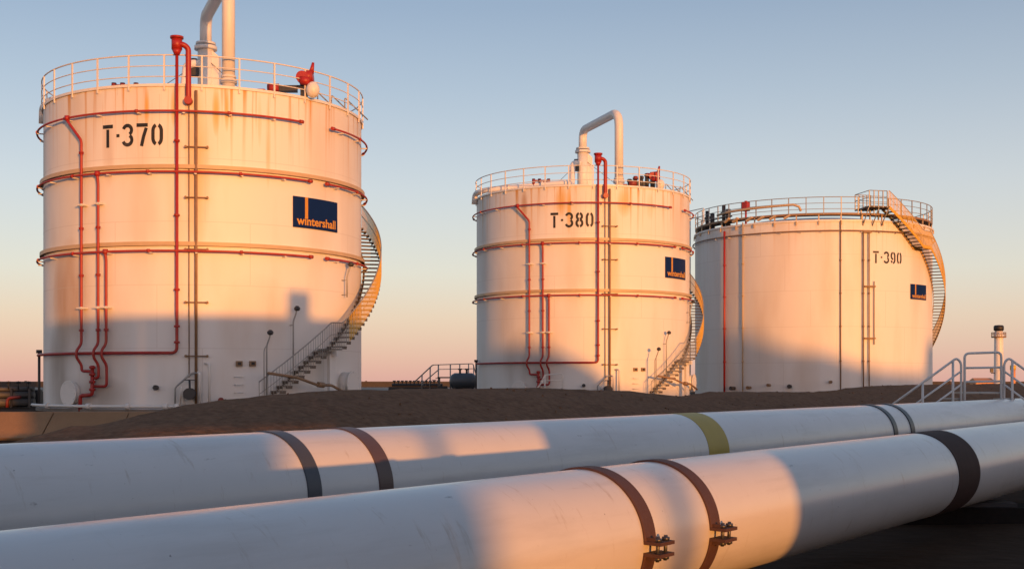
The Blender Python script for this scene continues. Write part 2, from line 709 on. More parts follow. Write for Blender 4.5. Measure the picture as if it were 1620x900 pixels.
b = MB()
NA = 44
ts = []
t = crest[0][0] - 2
while t < crest[-1][0] + 30:
    ts.append(t)
    t += .35 if t < 60 else .7
vs = []
for t in ts:
    cz = crest_z(t)
    for i in range(NA + 1):
        q = i / NA
        A = CA - 6.5 + 13 * q
        k = (A - CA) / 6.5
        prof = (math.cos(k * PI) * .5 + .5) ** .8
        wob = .055 * hsh(t * 1.1, A * 1.3) + .035 * hsh(t * 3.3 + 9, A * 3.1) + .012 * random.uniform(-1, 1)
        z = -.80 + (cz + .80) * prof + wob * prof * (1.0 if abs(k) > .12 else .35) * 1.0
        p = PD * t - PN * A
        vs.append((p.x, p.y, z - (.5 if i in (0, NA) else 0)))
b.add(vs, [(j * (NA + 1) + i + 1, j * (NA + 1) + i, (j + 1) * (NA + 1) + i, (j + 1) * (NA + 1) + i + 1) for j in range(len(ts) - 1) for i in range(NA)], True)
tag(b.build('earth_bund', M['soil']), 'dark brown earth bund heaped between the pipelines and the tanks', 'earth bank', kind='structure')

# loose stones and scrub lumps on the bund, one scatter
st = MB()
for i in range(200):
    t = random.uniform(18, 75)
    A = CA + random.uniform(-4.5, 1.0)
    k = (A - CA) / 6.5
    z = -.80 + (crest_z(t) + .80) * (math.cos(k * PI) * .5 + .5) ** .8
    p = PD * t - PN * A
    r = random.uniform(.02, .05)
    vs, n = [], 6
    for a in range(n):
        rr = r * random.uniform(.7, 1.3)
        vs.append((p.x + rr * math.cos(a * PI / 3), p.y + rr * math.sin(a * PI / 3), z - .03))
    for a in range(n):
        rr = r * random.uniform(.4, .8)
        vs.append((p.x + rr * math.cos(a * PI / 3), p.y + rr * math.sin(a * PI / 3), z + r * random.uniform(.5, .9)))
    st.add(vs, [(a, (a + 1) % n, n + (a + 1) % n, n + a) for a in range(n)] + [tuple(range(n, 2 * n))])
tag(st.build('loose_stones', M['soil']), 'small loose stones scattered over the earth bund', 'stones', kind='stuff')

# ------------------------------------------------------------------ unseen blocks added on the sunny side, outlines shaped to throw the long shadows
UE = Vector((-SUN_AZ[1], SUN_AZ[0], 0))
US = Vector((SUN_AZ[0], SUN_AZ[1], 0))


def skyline(name, poly, depth, s0, material, label, cat):
    """solid whose outline (u along the row, z up) is extruded away from the yard"""
    root = thing(name, label, cat, tuple(UE * poly[0][0] + US * s0))
    o = Vector(root.location)
    mb = MB()
    n = len(poly)
    f = [UE * u + US * s0 + Vector((0, 0, z)) - o for u, z in poly]
    k = [UE * u + US * (s0 + depth) + Vector((0, 0, z)) - o for u, z in poly]
    mb.add(f + k, [tuple(range(n)), tuple(range(2 * n - 1, n - 1, -1))] + [(i, i + n, (i + 1) % n + n, (i + 1) % n) for i in range(n)])
    mb.build('wall', material, root)
    return root


def openings(root, items, material, name, s0):
    o = Vector(root.location)
    for u, z, w, h in items:
        mb = MB()
        c = UE * u + US * s0 + Vector((0, 0, z)) - o
        mb.box(c, (w, .08, h), math.atan2(UE.y, UE.x))
        mb.build(name, material, root)


r = skyline('near_shade_block', [(6.6, -1), (29.3, -1), (29.3, 6.42), (13.08, 6.42), (13.08, 7.46), (12.09, 7.46), (12.09, 6.42), (6.6, 6.42)], 7, 12.0, M['wall'],
            'unseen long flat block with a raised bump, shaped to shadow the nearest tank', 'shadow caster')  # unseen; height and bump shaped to shadow the nearest tank
openings(r, [(10 + 4 * i, 2.2, 1.6, 1.4) for i in range(5)], M['dark'], 'window', 11.97)  # window panels are only dressing on this unseen block
skyline('shade_wall', [(-18, -1), (2.45, -1), (2.45, 1.86), (.8, 1.86), (.8, 6.42), (-18, 6.42)], .3, 12.0, M['wall'], 'unseen wall added to shade the pipelines, lowered where sun reaches the slabs', 'wall')  # added out of view; tall part keeps low sky glow off the pipes
skyline('sun_gap_frame', [(2.5, -1), (2.6, -1), (2.6, 1.87), (6.58, 1.87), (6.58, 6.42), (2.5, 6.42)],
        .3, 12.0, M['wall'], 'unseen frame with an opening shaped to let sun patches onto the pipelines', 'gateway')  # unseen; opening shaped to place the sun patches on the pipes
skyline('shade_pillar', [(2.35, -1), (2.85, -1), (2.85, 9.5), (2.35, 9.5)], .8, 40.0, M['wall'], 'unseen square pillar set far back to soften the edge of the sun patch', 'chimney')  # added far behind the opening so the sun patch edge turns soft
skyline('shade_pole', [(4.67, -1), (4.93, -1), (4.93, 7.5), (4.67, 7.5)], .26, 42.0, M['darkwall'], 'unseen square pole set far back to throw a soft dark stripe on the pipelines', 'pole')  # unseen; set back to throw a soft stripe across both pipes
skyline('mid_shade_block', [(29.0, -1), (49.0, -1), (49.0, 7.0), (35.6, 7.0), (34.6, 7.4), (33.6, 8.45), (32.2, 9.3), (31.3, 9.75), (30.2, 9.85), (29.0, 9.9)], 6, 80.0, M['wall'],
        'unseen farther block, sloped top shaped to shadow the middle tank and the bund', 'shadow caster')  # unseen; outline shaped to shade the middle tank and the bund
skyline('far_shade_block', [(48.9, -1), (70, -1), (70, 12.0), (61.9, 12.0), (61.5, 9.7), (57.2, 9.9), (55.5, 10.3), (54.2, 10.7), (53.2, 11.2), (52.2, 11.2), (51.2, 11.5), (50.3, 12.2), (49.6, 13.0), (48.9, 13.2)],
        6, 110.0, M['wall'], 'unseen farthest block, stepped top shaped to throw soft shadow on the wide tank', 'shadow caster')  # unseen; outline and distance chosen for soft shadow on the wide tank

# ------------------------------------------------------------------ the two large pipelines
FP = (4.69, 1.114, .5)
RP = (8.98, 1.089, .6)


def pipe_hit(px, py, P):
    dx = Vector(((px - 810) / FPX, 1, (HOR - py) / FPX))
    a, h = -dx.dot(PN), dx.z
    A, H, r = P
    q = a * a + h * h
    bb = a * A - h * H
    D = bb * bb - q * (A * A + H * H - r * r)
    s = (bb - math.sqrt(max(D, 0))) / q
    return (dx * s).dot(PD)


def pipeline(P, label, t0, t1):
    A, H, r = P
    base = -PN * A + Vector((0, 0, EYE - H))
    root = thing('pipeline', label, 'pipeline', tuple(base), math.atan2(PD.y, PD.x), 'large white pipelines across the foreground')
    mb = MB()
    n = 160
    k = int((t1 - t0) / .5)
    vs, fs = [], []
    for i in range(k + 1):
        x = t0 + (t1 - t0) * i / k
        for q in range(n):
            a = 2 * PI * q / n
            vs.append((x, r * math.cos(a), r * math.sin(a)))
    for i in range(k):
        for q in range(n):
            p = (q + 1) % n
            fs.append((i * n + q, (i + 1) * n + q, (i + 1) * n + p, i * n + p))
    mb.add(vs, fs, True)
    mb.build('pipe_barrel', M['pipe'], root)
    return root


def strap_ring(mb, x, w, r, th, a0=0.0, a1=2 * PI, n=96, bev=.15):
    full = abs(a1 - a0 - 2 * PI) < 1e-6
    prof = [(-w / 2, 0), (-w / 2, th * .7), (-w / 2 + th * .6, th), (w / 2 - th * .6, th), (w / 2, th * .7), (w / 2, 0)]
    cols = n if full else n + 1
    vs = []
    for i in range(cols):
        a = a0 + (a1 - a0) * i / n
        for dx, h in prof:
            vs.append((x + dx, (r + h) * math.cos(a), (r + h) * math.sin(a)))
    k = len(prof)
    fs = []
    for i in range(n):
        j = (i + 1) % cols
        for q in range(k - 1):
            fs.append((i * k + q, i * k + q + 1, j * k + q + 1, j * k + q))
    mb.add(vs, fs, False)
    if not full:
        b0 = len(mb.v) - cols * k
        mb.f.append(tuple(b0 + q for q in range(k)))
        mb.s.append(False)
        mb.f.append(tuple(b0 + (cols - 1) * k + q for q in range(k))[::-1])
        mb.s.append(False)


def band(root, P, pxa, pxb, py, mname, th=.006):
    ta, tb = pipe_hit(pxa, py, P), pipe_hit(pxb, py, P)
    mb = MB()
    strap_ring(mb, (ta + tb) / 2, abs(tb - ta), P[2] + .001, th, n=128)
    return mb.build('band', M[mname], root)


front = pipeline(FP, 'nearer and lower white pipeline with two bolted brown clamps in front', -17, 95)
rear = pipeline(RP, 'farther white pipeline with blue-grey, brown and yellow bands behind the clamped one', -17, 140)
o = band(rear, RP, 487, 509, 783, 'bluestrap', .012)
o['label'] = 'blue-grey band'
o = band(rear, RP, 600, 622, 772, 'brownstrap', .012)
o['label'] = 'brown-grey band'
o = band(rear, RP, 1122, 1154, 717, 'yellowband', .004)
o['label'] = 'wide yellow band'
band(rear, RP, 1414, 1420, 684, 'blackstrap', .02)
band(rear, RP, 1441, 1447, 682, 'blackstrap', .02)
o = band(front, FP, 1516, 1550, 742, 'darkband', .008)
o['label'] = 'wide dark brown band'


def clamp(root, t, zc):
    """two half straps with outward lugs drawn together by bolts"""
    A, H, r = FP
    # the split sits on the side facing the photographer; angle in the pipe's y,z section (y = left)
    a_c = PI + R_(zc)
    gap = .045 / r
    mb = MB()
    strap_ring(mb, t, .16, r + .002, .014, a_c + gap, a_c + 2 * PI - gap, n=120)
    s = mb.build('clamp_strap', M['strap'], root)
    yv = Vector((0, math.cos(a_c), math.sin(a_c)))
    tv = Vector((0, -math.sin(a_c), math.cos(a_c)))
    mrot = Matrix(((1, 0, 0), (0, yv.y, tv.y), (0, yv.z, tv.z)))
    for sg in (-1, 1):
        c = Vector((t + .02, 0, 0)) + yv * (r + .066) + tv * sg * .040
        lug = MB().box(c, (.20, .13, .024), m=mrot)
        lug.box(Vector((t - .05, 0, 0)) + yv * (r + .045) + tv * sg * .062, (.016, .08, .03), m=mrot)
        lug.build('lug', M['strap'], s, split=False)
    for dx in (-.035, .075):
        bm = MB()
        c = Vector((t + dx, 0, 0)) + yv * (r + .085)
        bm.cyl(c - tv * .088, c + tv * .085, .013, 10)
        for sg in (-1, 1):
            bm.cyl(c + tv * sg * .052, c + tv * sg * .076, .027, 6)
        bm.build('bolt', M['bolt'], s)


clamp(front, pipe_hit(1027, 858, FP), 2)
clamp(front, pipe_hit(1130, 838, FP), 2)

# concrete sleepers under the pipes
def sleeper(t, P, label, L=3.4):
    A, H, r = P
    c = PD * t - PN * A
    top = EYE - H - r - .004
    root = thing('pipe_support', label, 'concrete support', (c.x, c.y, -.8), 0, 'concrete supports under the pipelines')
    h = top + .8
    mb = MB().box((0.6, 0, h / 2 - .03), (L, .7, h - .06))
    mb.build('plinth', M['blackconcrete'], root)
    MB().box((0, 0, h - .03), (.9, .5, .056)).build('bearing_plate', M['dark'], root)


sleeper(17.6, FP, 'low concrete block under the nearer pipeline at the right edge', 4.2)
for q in (4.0, 24.0, 44.0):
    c = PD * q - PN * RP[0]
    root = thing('pipe_saddle', 'concrete saddle hidden beneath the farther pipeline', 'concrete support', (c.x, c.y, -.8), math.atan2(PD.y, PD.x), 'saddles under the farther pipeline')
    MB().box((0, 0, .12), (.5, 1.6, .24)).build('plinth', M['concrete'], root)
    MB().box((0, 0, .18), (.3, .5, .12)).build('bearing_plate', M['dark'], root)

# ------------------------------------------------------------------ lettering
def arc2(cx, cy, rx, ry, a0, a1, n=14):
    return [(cx + rx * math.cos(R_(a0 + (a1 - a0) * i / n)), cy + ry * math.sin(R_(a0 + (a1 - a0) * i / n))) for i in range(n + 1)]


GLY = {   # stencil strokes in a box .56 wide and 1 high, stroke .15
    'T': (.56, [[(0, .925), (.56, .925)], [(.28, .80), (.28, 0)]]),
    '.': (.18, [[(.02, .50), (.18, .50)]]),
    '3': (.52, [arc2(.24, .72, .205, .205, 165, -60), arc2(.24, .29, .22, .215, 62, -165)]),
    '7': (.54, [[(0, .925), (.54, .925)], [(.47, .80), (.34, .42), (.24, 0)]]),
    '0': (.54, [arc2(.27, .65, .195, .275, 108, 180) + arc2(.27, .35, .195, .275, 180, 252), arc2(.27, .65, .195, .275, 72, 0) + arc2(.27, .35, .195, .275, 0, -72)]),
    '8': (.54, [arc2(.27, .73, .175, .195, 100, 260), arc2(.27, .73, .175, .195, 80, -80), arc2(.27, .285, .20, .215, 100, 260), arc2(.27, .285, .20, .215, 80, -80)]),
    '9': (.54, [arc2(.27, .66, .195, .265, 100, 275), arc2(.27, .66, .195, .265, 80, 0) + arc2(.27, .34, .195, .265, 0, -95), arc2(.27, .34, .195, .265, -118, -165)]),
}


def ribbon(mb, pts, w, fn, step=.04):
    P = [Vector((p[0], p[1])) for p in pts]
    Q = [P[0]]
    for p in P[1:]:
        d = (p - Q[-1])
        if d.length < 1e-6:
            continue
        k = max(1, int(d.length / step))
        a = Q[-1].copy()
        for i in range(1, k + 1):
            Q.append(a + d * i / k)
    vs = []
    for i, p in enumerate(Q):
        a, c = Q[max(0, i - 1)], Q[min(len(Q) - 1, i + 1)]
        d = (c - a).normalized()
        n = Vector((-d.y, d.x))
        vs += [fn(p + n * w / 2), fn(p - n * w / 2)]
    mb.add(vs, [(2 * i, 2 * i + 1, 2 * i + 3, 2 * i + 2) for i in range(len(Q) - 1)])


def number(root, T, text, x0, x1, ytop, ybot, name='tank_number'):
    xm = (x0 + x1) / 2
    a0, _ = on_tank(x0, 0, T)
    a1, _ = on_tank(x1, 0, T)
    _, zt = on_tank(xm, ytop, T)
    _, zb = on_tank(xm, ybot, T)
    h = zt - zb
    gaps = .17
    tot = sum(GLY[c][0] for c in text) + gaps * (len(text) - 1)
    mb = MB()
    x = 0
    for c in text:
        w, strokes = GLY[c]

        def fn(p, x=x):
            return pol(a0 + (a1 - a0) * (x + p.x) / tot, T[2] + .012, zb + h * p.y)
        for s_ in strokes:
            ribbon(mb, s_, .16 if c != '.' else .14, fn)
        x += w + gaps
    mb.build(name, M['black'], root)


TXT = None


def sign(root, T, xa, xb, ya, yb, bar=.255, letters=True):
    """curved navy panel with an orange upright and lettering along its foot"""
    a0, zt = on_tank(xa, ya, T)
    a1, _ = on_tank(xb, ya, T)
    _, zb = on_tank(xa, yb, T)
    r = T[2]
    mb = MB()
    mb.ring(r + .01, r + .055, zb, zt, a0, a1, n=24)
    s = mb.build('sign_panel', M['navy'], root)
    h, w = zt - zb, (a1 - a0)
    m2 = MB()
    m2.ring(r + .054, r + .062, zb + h * .30, zt, a0 + w * (bar - .03), a0 + w * (bar + .03), n=4)
    m2.build('sign_stripe', M['gold'], s)
    cu = bpy.data.curves.new('lettering', 'FONT')
    cu.body = 'wintershall'
    cu.size = 1
    cu.offset = .028
    cu.resolution_u = 3
    to = bpy.data.objects.new('lettering', cu)
    col.objects.link(to)
    bpy.context.view_layer.update()
    dg = bpy.context.evaluated_depsgraph_get()
    me = bpy.data.meshes.new_from_object(to.evaluated_get(dg))
    bpy.data.objects.remove(to)
    X = [p.co.x for p in me.vertices]
    lo, hi = min(X), max(X)
    Yh = max(p.co.y for p in me.vertices)
    for p in me.vertices:
        aa = a0 + w * (.06 + .88 * (p.co.x - lo) / (hi - lo))
        zz = zb + h * (.10 + .27 * p.co.y / Yh)
        p.co = pol(aa, r + .064, zz)
    me.name = 'sign_lettering'
    me.materials.clear()
    me.materials.append(M['gold'])
    lo_ = bpy.data.objects.new('sign_lettering', me)
    col.objects.link(lo_)
    lo_.parent = s


# ------------------------------------------------------------------ tank building blocks
def guard_rail(root, r, z, h, npost, m, low=.25, a_off=0.0, name='guard_rail', span=None):
    mb = MB()
    a0, a1 = span or (0, 2 * PI)
    full = span is None
    for k, rr in ((1.0, .028), (.62, .020), (.25, .020)):
        mb.tube(arcpath(a0, a1, r, z + h * k, step=R_(3)), rr, 6, closed=full)
    g = mb.build(name, m, root)
    pm = MB()
    pm.box((0, 0, (h - low) / 2), (.06, .05, h + low))
    first = None
    for i in range(npost if full else npost + 1):
        a = a0 + (a1 - a0) * i / npost + a_off
        if first is None:
            first = pm.build('rail_post', m, g)
            o = first
        else:
            o = first.copy()
            col.objects.link(o)
            o.parent = g
        o.location = pol(a, r + .005, z)
        o.rotation_euler = (0, 0, a)
    return g


def staircase(root, R, prof, w=.80, gap=.06, rise=.2, rail=1.05, stringers=True, thin_to=None):
    """spiral flight round a shell; prof = [(angle, z)] from the foot up"""
    def z_at(a):
        s = 1 if prof[-1][0] > prof[0][0] else -1
        for (p, zp), (q, zq) in zip(prof, prof[1:]):
            if (a - p) * s >= -1e-9 and (a - q) * s <= 1e-9:
                return zp + (zq - zp) * (a - p) / (q - p)
        return prof[-1][1]
    A0, A1 = prof[0][0], prof[-1][0]
    n = 150
    ang = [A0 + (A1 - A0) * i / n for i in range(n + 1)]
    ri, ro = R + gap, R + gap + w
    mb = MB()
    for rr in ((ri, ro) if stringers else (ri + .05,)):
        vs = []
        for a in ang:
            z = z_at(a)
            for q, dz in (((-.012, -.16), (.012, -.16), (.012, .08), (-.012, .08)) if stringers else ((-.04, -.07), (.04, -.07), (.04, -.04), (-.04, -.04))):
                vs.append(pol(a, rr + q, z + dz))
        fs = []
        for i in range(n):
            for k in range(4):
                l = (k + 1) % 4
                fs.append((4 * i + k, 4 * i + l, 4 * i + 4 + l, 4 * i + 4 + k))
        mb.add(vs, fs, True)
    stair = mb.build('staircase', M['yellow'] if stringers else M['tread'], root)
    # treads: equal rise along the profile, each its own mesh sharing data
    tm = MB()
    tm.box((0, 0, 0), (.29, w, .05))
    tm.box((0, -w / 2 + .012, -.05), (.27, .022, .09))
    tm.box((0, w / 2 - .012, -.05), (.27, .022, .09))
    first = None
    for (p, zp), (q, zq) in zip(prof, prof[1:]):
        if abs(zq - zp) < .05:
            lm = MB()
            lm.ring(ri + .015, ro - .015, zp - .02, zp + .02, min(p, q), max(p, q), n=8)
            lm.build('landing', M['tread'], stair)
            continue
        k = max(1, int(round(abs(zq - zp) / rise)))
        for i in range(k):
            f = (i + .5) / k
            a, z = p + (q - p) * f, zp + (zq - zp) * f
            if first is None:
                first = tm.build('tread', M['tread'], stair, split=False)
                o = first
            else:
                o = first.copy()
                col.objects.link(o)
                o.parent = stair
            o.location = pol(a, (ri + ro) / 2, z)
            o.rotation_euler = (0, 0, a)
    # outer guard: close set bars under two rails
    hr = MB()
    hr.tube([pol(a, ro, z_at(a) + rail) for a in ang], .026, 6)
    hr.tube([pol(a, ro, z_at(a) + rail * .55) for a in ang], .014, 6)
    hr.build('handrail', M['steel'], stair)
    bars, thin = MB(), MB()
    nb = int(abs(A1 - A0) * ro / .115)
    for i in range(nb + 1):
        a = A0 + (A1 - A0) * i / nb
        z = z_at(a)
        if thin_to is not None and a < thin_to:
            thin.box(pol(a, ro + .012, z + rail / 2), (.03 if i % 12 == 0 else .013, .012, rail), a)
        else:
            bars.box(pol(a, ro + .012, z + rail / 2), (.052, .014, rail), a)
    if thin.v:
        thin.build('guard_bars', M['steel'], stair, split=False)
    bars.build('guard_bars', M['yellow'], stair, split=False)
    return stair


def disc_cover(root, name, a, z, R, rad, depth, m, bolts=12):
    mb = MB()
    c0, c1 = pol(a, R - .05, z), pol(a, R + depth, z)
    mb.cyl(c0, c1, rad * .88, 28)
    c2 = pol(a, R + depth + .05, z)
    mb.cyl(c1, c2, rad, 28)
    d = (c2 - c1).normalized()
    u = Vector((math.cos(a), math.sin(a), 0))
    for i in range(bolts):
        q = 2 * PI * i / bolts
        p = c2 + (u * math.cos(q) + Vector((0, 0, 1)) * math.sin(q)) * rad * .86
        mb.cyl(p, p + d * .03, .022, 6)
    return mb.build(name, m, root)


BRN, GRM, YEL = (.42, .22, .08), (.26, .21, .17), (.62, .36, .06)
STAINS = [[(R_(-38), 4.4, 1.5, 2.4, .85, BRN), (R_(-46), 1.4, 1.3, 2.2, .8, GRM), (R_(-30), .6, 2.4, .9, .6, GRM), (R_(34), 10.4, .12, 1.9, 1.0, YEL), (R_(31), 11.2, .10, 1.1, .9, YEL),
           (R_(16.5), 11.4, .16, 1.0, 1.0, YEL), (R_(20), 11.5, .10, .9, .9, YEL), (R_(3), 11.5, .14, .8, .9, YEL), (R_(-6), 11.5, .12, .8, .8, YEL), (R_(10.5), 9.0, .5, 3.4, .55, YEL),
           (R_(30), 3.4, 1.6, 2.0, .35, BRN), (R_(-20), 9.9, .3, 1.5, .5, BRN)],
          [(R_(-14), 11.5, .40, 1.0, .9, YEL), (R_(-10), 11.0, .16, 1.5, .8, YEL), (R_(18), 11.4, .5, .9, .7, YEL), (R_(33), 11.3, .3, .9, .8, YEL), (R_(12), 7.0, .5, 4.5, .5, YEL),
           (R_(-35), 2.2, 1.6, 2.2, .5, GRM), (R_(-34), 11.3, .25, 1.0, .6, BRN)]]


def oil_tank(T, text, label, num_px, sign_px, variant):
    R = T[2]
    H = 12.38
    root = thing('storage_tank', label, 'storage tank', (T[0], T[1], 0), 0, 'tall white storage tanks with red ring pipes')
    A = lambda px, off=0.0: on_tank(px, 600, T1, off)[0]
    paint = tank_paint('tank_shell_paint', R, H, 1.0, stains=STAINS[variant])
    mb = MB()
    mb.lathe([(R, -.2), (R, H)], 192)
    mb.build('shell', paint, root)
    mb = MB()
    mb.ring(R - .02, R + .07, H - .10, H)
    mb.build('rim_angle', M['white'], root)
    mb = MB()
    mb.lathe([(R - .021, H - .04), (R * .5, H + .26), (.01, H + .5)], 96)
    mb.build('roof', M['white'], root)
    MB().ring(R + .005, R + .30, -.3, .09, n=96).build('base_ring', M['concrete'], root)
    for z in (9.31, 6.40):
        mb = MB()
        mb.ring(R - .01, R + .15, z - .02, z + .02)
        mb.ring(R + .13, R + .15, z - .13, z - .02)
        o = mb.build('stiffening_ring', M['band'], root)
    # ring pipes
    rr = R + .24
    ringz = {'a': 11.32, 'b': 9.04, 'c': 6.06}
    cut = {'a': (477, 527), 'b': (491, 518), 'c': (492, 518)}
    for k, z in ringz.items():
        e0, e1 = A(cut[k][0], .24), A(cut[k][1], .24)
        for (p, q) in ((e0 - R_(190), e0), (e1, e1 + R_(130))):
            mb = MB()
            mb.tube(arcpath(p, q, rr, z), .042, 8)
            e = p + R_(20)
            while e < q - R_(8):
                mb.cyl(pol(e - .008, rr, z), pol(e + .008, rr, z), .068, 10)
                e += R_(29)
            for e in (p, q):
                mb.cyl(pol(e - .012, rr, z), pol(e + .012, rr, z), .072, 10)
            o = mb.build('ring_pipe', M['ringred'], root)
            cl = MB()
            a = p + R_(6)
            while a < q - R_(3):
                cl.box(pol(a, R + .12, z - .07), (.09, .26, .04), a)
                a += R_(14.5)
            cl.build('pipe_bracket', M['rail'], o)
    # drop pipes from the rings
    def zpx(py, px):
        return on_tank(px, py, T1, .3)[1]
    z_low = 2.22
    mx = A(143, .3)

    def riser(top_px, px, ztop, turn_y, dia=.054, slant=None):
        a = A(px, .3)
        zt = zpx(turn_y, px)
        ro = R + .19
        pts = []
        if slant:
            a_s = A(top_px, .3)
            pts += [pol(a_s, rr, ztop), pol(a_s, ro + .05, ztop - .10), pol(a, ro, zpx(222, 123))]
        else:
            pts += [pol(a, rr + .02, ztop)]
        pts += [pol(a, ro, ztop - 1.3 if slant else ztop - .3), pol(a, ro, z_low + .35), pol(a - .012, ro + .17, z_low + .1), pol(a - .012, ro + .17, z_low - .15), pol(a + .003, ro, z_low - .45), pol(a + .003, ro, zt), pol(mx, ro, zt)]
        mb = MB()
        mb.tube(fillet(pts, .14, 5), dia, 10)
        mb.cyl(pol(a if not slant else A(top_px, .3), rr, ztop - .09), pol(a if not slant else A(top_px, .3), rr, ztop + .09), .10, 10)
        for zf in (9.9, 7.0, 5.2, 3.1):
            if zf < ztop - 1.4:
                mb.cyl(pol(a, ro, zf - .045), pol(a, ro, zf - .005), dia + .04, 10)
                mb.cyl(pol(a, ro, zf + .005), pol(a, ro, zf + .045), dia + .04, 10)
        o = mb.build('riser_pipe', M['red'], root)
        cl = MB()
        for zc in (7.9, 3.95) if px < 160 else (3.95,):
            cl.box(pol(a, R + .16, zc), (.30, .30, .05), a)
            cl.cyl(pol(a, ro, zc - .05), pol(a, ro, zc + .05), dia + .03, 10)
        cl.build('pipe_bracket', M['rail'], o)
    riser(104, 125, ringz['a'], 587, slant=True)
    riser(152, 152, ringz['b'], 598)
    riser(165, 165, ringz['c'], 611)
    mb = MB()
    mb.tube(fillet([pol(mx, R + .2, zpx(578, 143)), pol(mx, R + .2, zpx(624, 143)), pol(A(125, .3), R + .24, zpx(626, 125)), pol(A(125, .3), R + .24, .0)], .12), .075, 10)
    for y in (581, 592, 604, 616):
        mb.cyl(pol(mx, R + .2, zpx(y, 143) - .05), pol(mx, R + .2, zpx(y, 143) + .05), .12, 10)
    mb.build('valve_manifold', M['red'], root)
    # foam riser with chamber on top and return bend
    ad = A(279, .3)
    ro = R + .20
    mb = MB()
    low = arcpath(ad - .02, ad - R_(80), ro, z_low)
    pts = [pol(ad, ro, H + 1.3), pol(ad, ro, z_low + .02)] + low[1:]
    mb.tube(fillet([pol(ad, ro, H + 1.2), pol(ad, ro, z_low), low[1]], .22) + low[2:], .060, 10)
    for z in (z_low + .4, z_low + 1.0, 4.6, 7.4, 10.2):
        mb.cyl(pol(ad, ro, z - .04), pol(ad, ro, z + .04), .11, 10)
    o = mb.build('foam_riser', M['red'], root)
    mb = MB()
    ed = ad - R_(80)
    mb.tube([pol(ed, ro, z_low + .12), pol(ed, ro, -.1)], .055, 10)
    mb.cyl(pol(ed, ro, z_low + .1), pol(ed, ro, z_low + .24), .12, 10)
    mb.build('supply_leg', M['dark'], root)
    mb = MB()
    mb.cyl(pol(ad, ro, H + 1.05), pol(ad, ro, H + 1.25), .10, 12, .19)
    mb.cyl(pol(ad, ro, H + 1.25), pol(ad, ro, H + 1.66), .20, 16)
    mb.cyl(pol(ad, ro, H + 1.66), pol(ad, ro, H + 1.74), .25, 16)
    a2 = A(298, .2)
    mb.tube(fillet([pol(ad, ro, H + 1.42), pol((ad * .5 + a2 * .5), R + .30, H + 1.44), pol(a2, R + .20, H + 1.32), pol(a2, R + .18, 11.72), pol(a2, R - .02, 11.66)], .26), .105, 12)
    mb.cyl(pol(a2, R + .02, 11.72), pol(a2, R + .33, 11.72), .15, 14)
    mb.build('foam_chamber', M['red'], o)
    # brown level gauge pipe with cross brackets
    ae = A(310, .2)
    mb = MB()
    mb.tube([pol(ae, R + .12, H - .25), pol(ae, R + .12, .2)], .055, 10)
    mb.tube([pol(A(299, .1), R + .08, H - .4), pol(A(299, .1), R + .08, 1.3)], .022, 6)
    o = mb.build('gauge_pipe', M['brown'], root)
    cl = MB()
    for y in (232, 312, 394, 478, 563):
        zz = on_tank(310, y, T1, .2)[1]
        cl.tube(arcpath(A(294, .12), A(328, .12), R + .12, zz), .028, 6)
        for pp in (294, 328):
            cl.cyl(pol(A(pp, .1), R, zz), pol(A(pp, .1), R + .2, zz), .05, 8)
    cl.build('pipe_bracket', M['brown'], o)
    # drain corner at the foot
    mb = MB()
    zz = lambda px, y: on_tank(px, y, T1, .3)[1]
    mb.tube(fillet([pol(ae, R + .2, zz(310, 590)), pol(A(303, .25), R + .25, zz(303, 590)), pol(A(277, .3), R + .3, zz(277, 613)), pol(A(277, .3), R + .3, .05)], .1), .035, 8)
    mb.build('drain_pipe', M['steel'], root)
    mb = MB()
    av = A(300, .5)
    mb.cyl(pol(av, R - .02, .68), pol(av, R + .75, .68), .13, 14)
    for d in (.25, .45, .72):
        mb.cyl(pol(av, R + d, .68), pol(av, R + d + .05, .68), .22, 16)
    mb.cyl(pol(av, R + .5, .68), pol(av, R + .5, 1.2), .04, 8)
    mb.tube([pol(av, R + .5, 1.2) + Vector((.18 * math.cos(i * PI / 6), .18 * math.sin(i * PI / 6), 0)) for i in range(12)], .02, 6, closed=True)
    mb.build('drain_valve', M['dark'], root)
    mb = MB()
    for pp, y in ((316, 590), (331, 575)):
        q = A(pp, .35)
        mb.tube(fillet([pol(q - .02, R + .05, zz(pp, y)), pol(q, R + .35, zz(pp, y)), pol(q, R + .35, .1)], .12), .05, 8)
    mb.tube(fillet([pol(A(283, .4), R + .4, .1), pol(A(287, .4), R + .4, zz(287, 612)), pol(A(292, .4), R + .4, .1)], .05), .05, 8)
    mb.build('sample_pipes', M['rail'], root)
    # covers and small fittings
    disc_cover(root, 'manhole', A(109, .2), on_tank(109, 622, T1, .2)[1], R, .50, .2, M['white'])
    disc_cover(root, 'manhole', A(550, .2), on_tank(550, 606, T1, .2)[1], R, .52, .42, M['white'])
    disc_cover(root, 'nozzle', A(248), on_tank(248, 613, T1)[1], R, .10, .12, M['dark'], 6)
    o = disc_cover(root, 'nozzle', A(349), on_tank(349, 633, T1)[1], R, .11, .12, M['darkred'], 6)
    o['label'] = 'small dark red nozzle'
    for pp in (378, 399):
        mb = MB()
        a = A(pp)
        zc = on_tank(pp, 575, T1)[1]
        mb.box(pol(a, R + .05, zc), (.24, .12, .20), a)
        o = mb.build('junction_box', M['brown'], root)
        MB().box(pol(a, R + .115, zc), (.13, .012, .11), a).build('box_face', M['black'], o)
    mb = MB()
    aL, aR = A(373, .25), A(386, .25)
    zt = on_tank(380, 596, T1, .2)[1]
    for k in range(4):
        z = zt - k * .30
        mb.tube(fillet([pol(aL, R, z), pol(aL, R + .2, z), pol(aR, R + .2, z), pol(aR, R, z)], .04), .018, 6)
    mb.build('step_rungs', M['rail'], root)
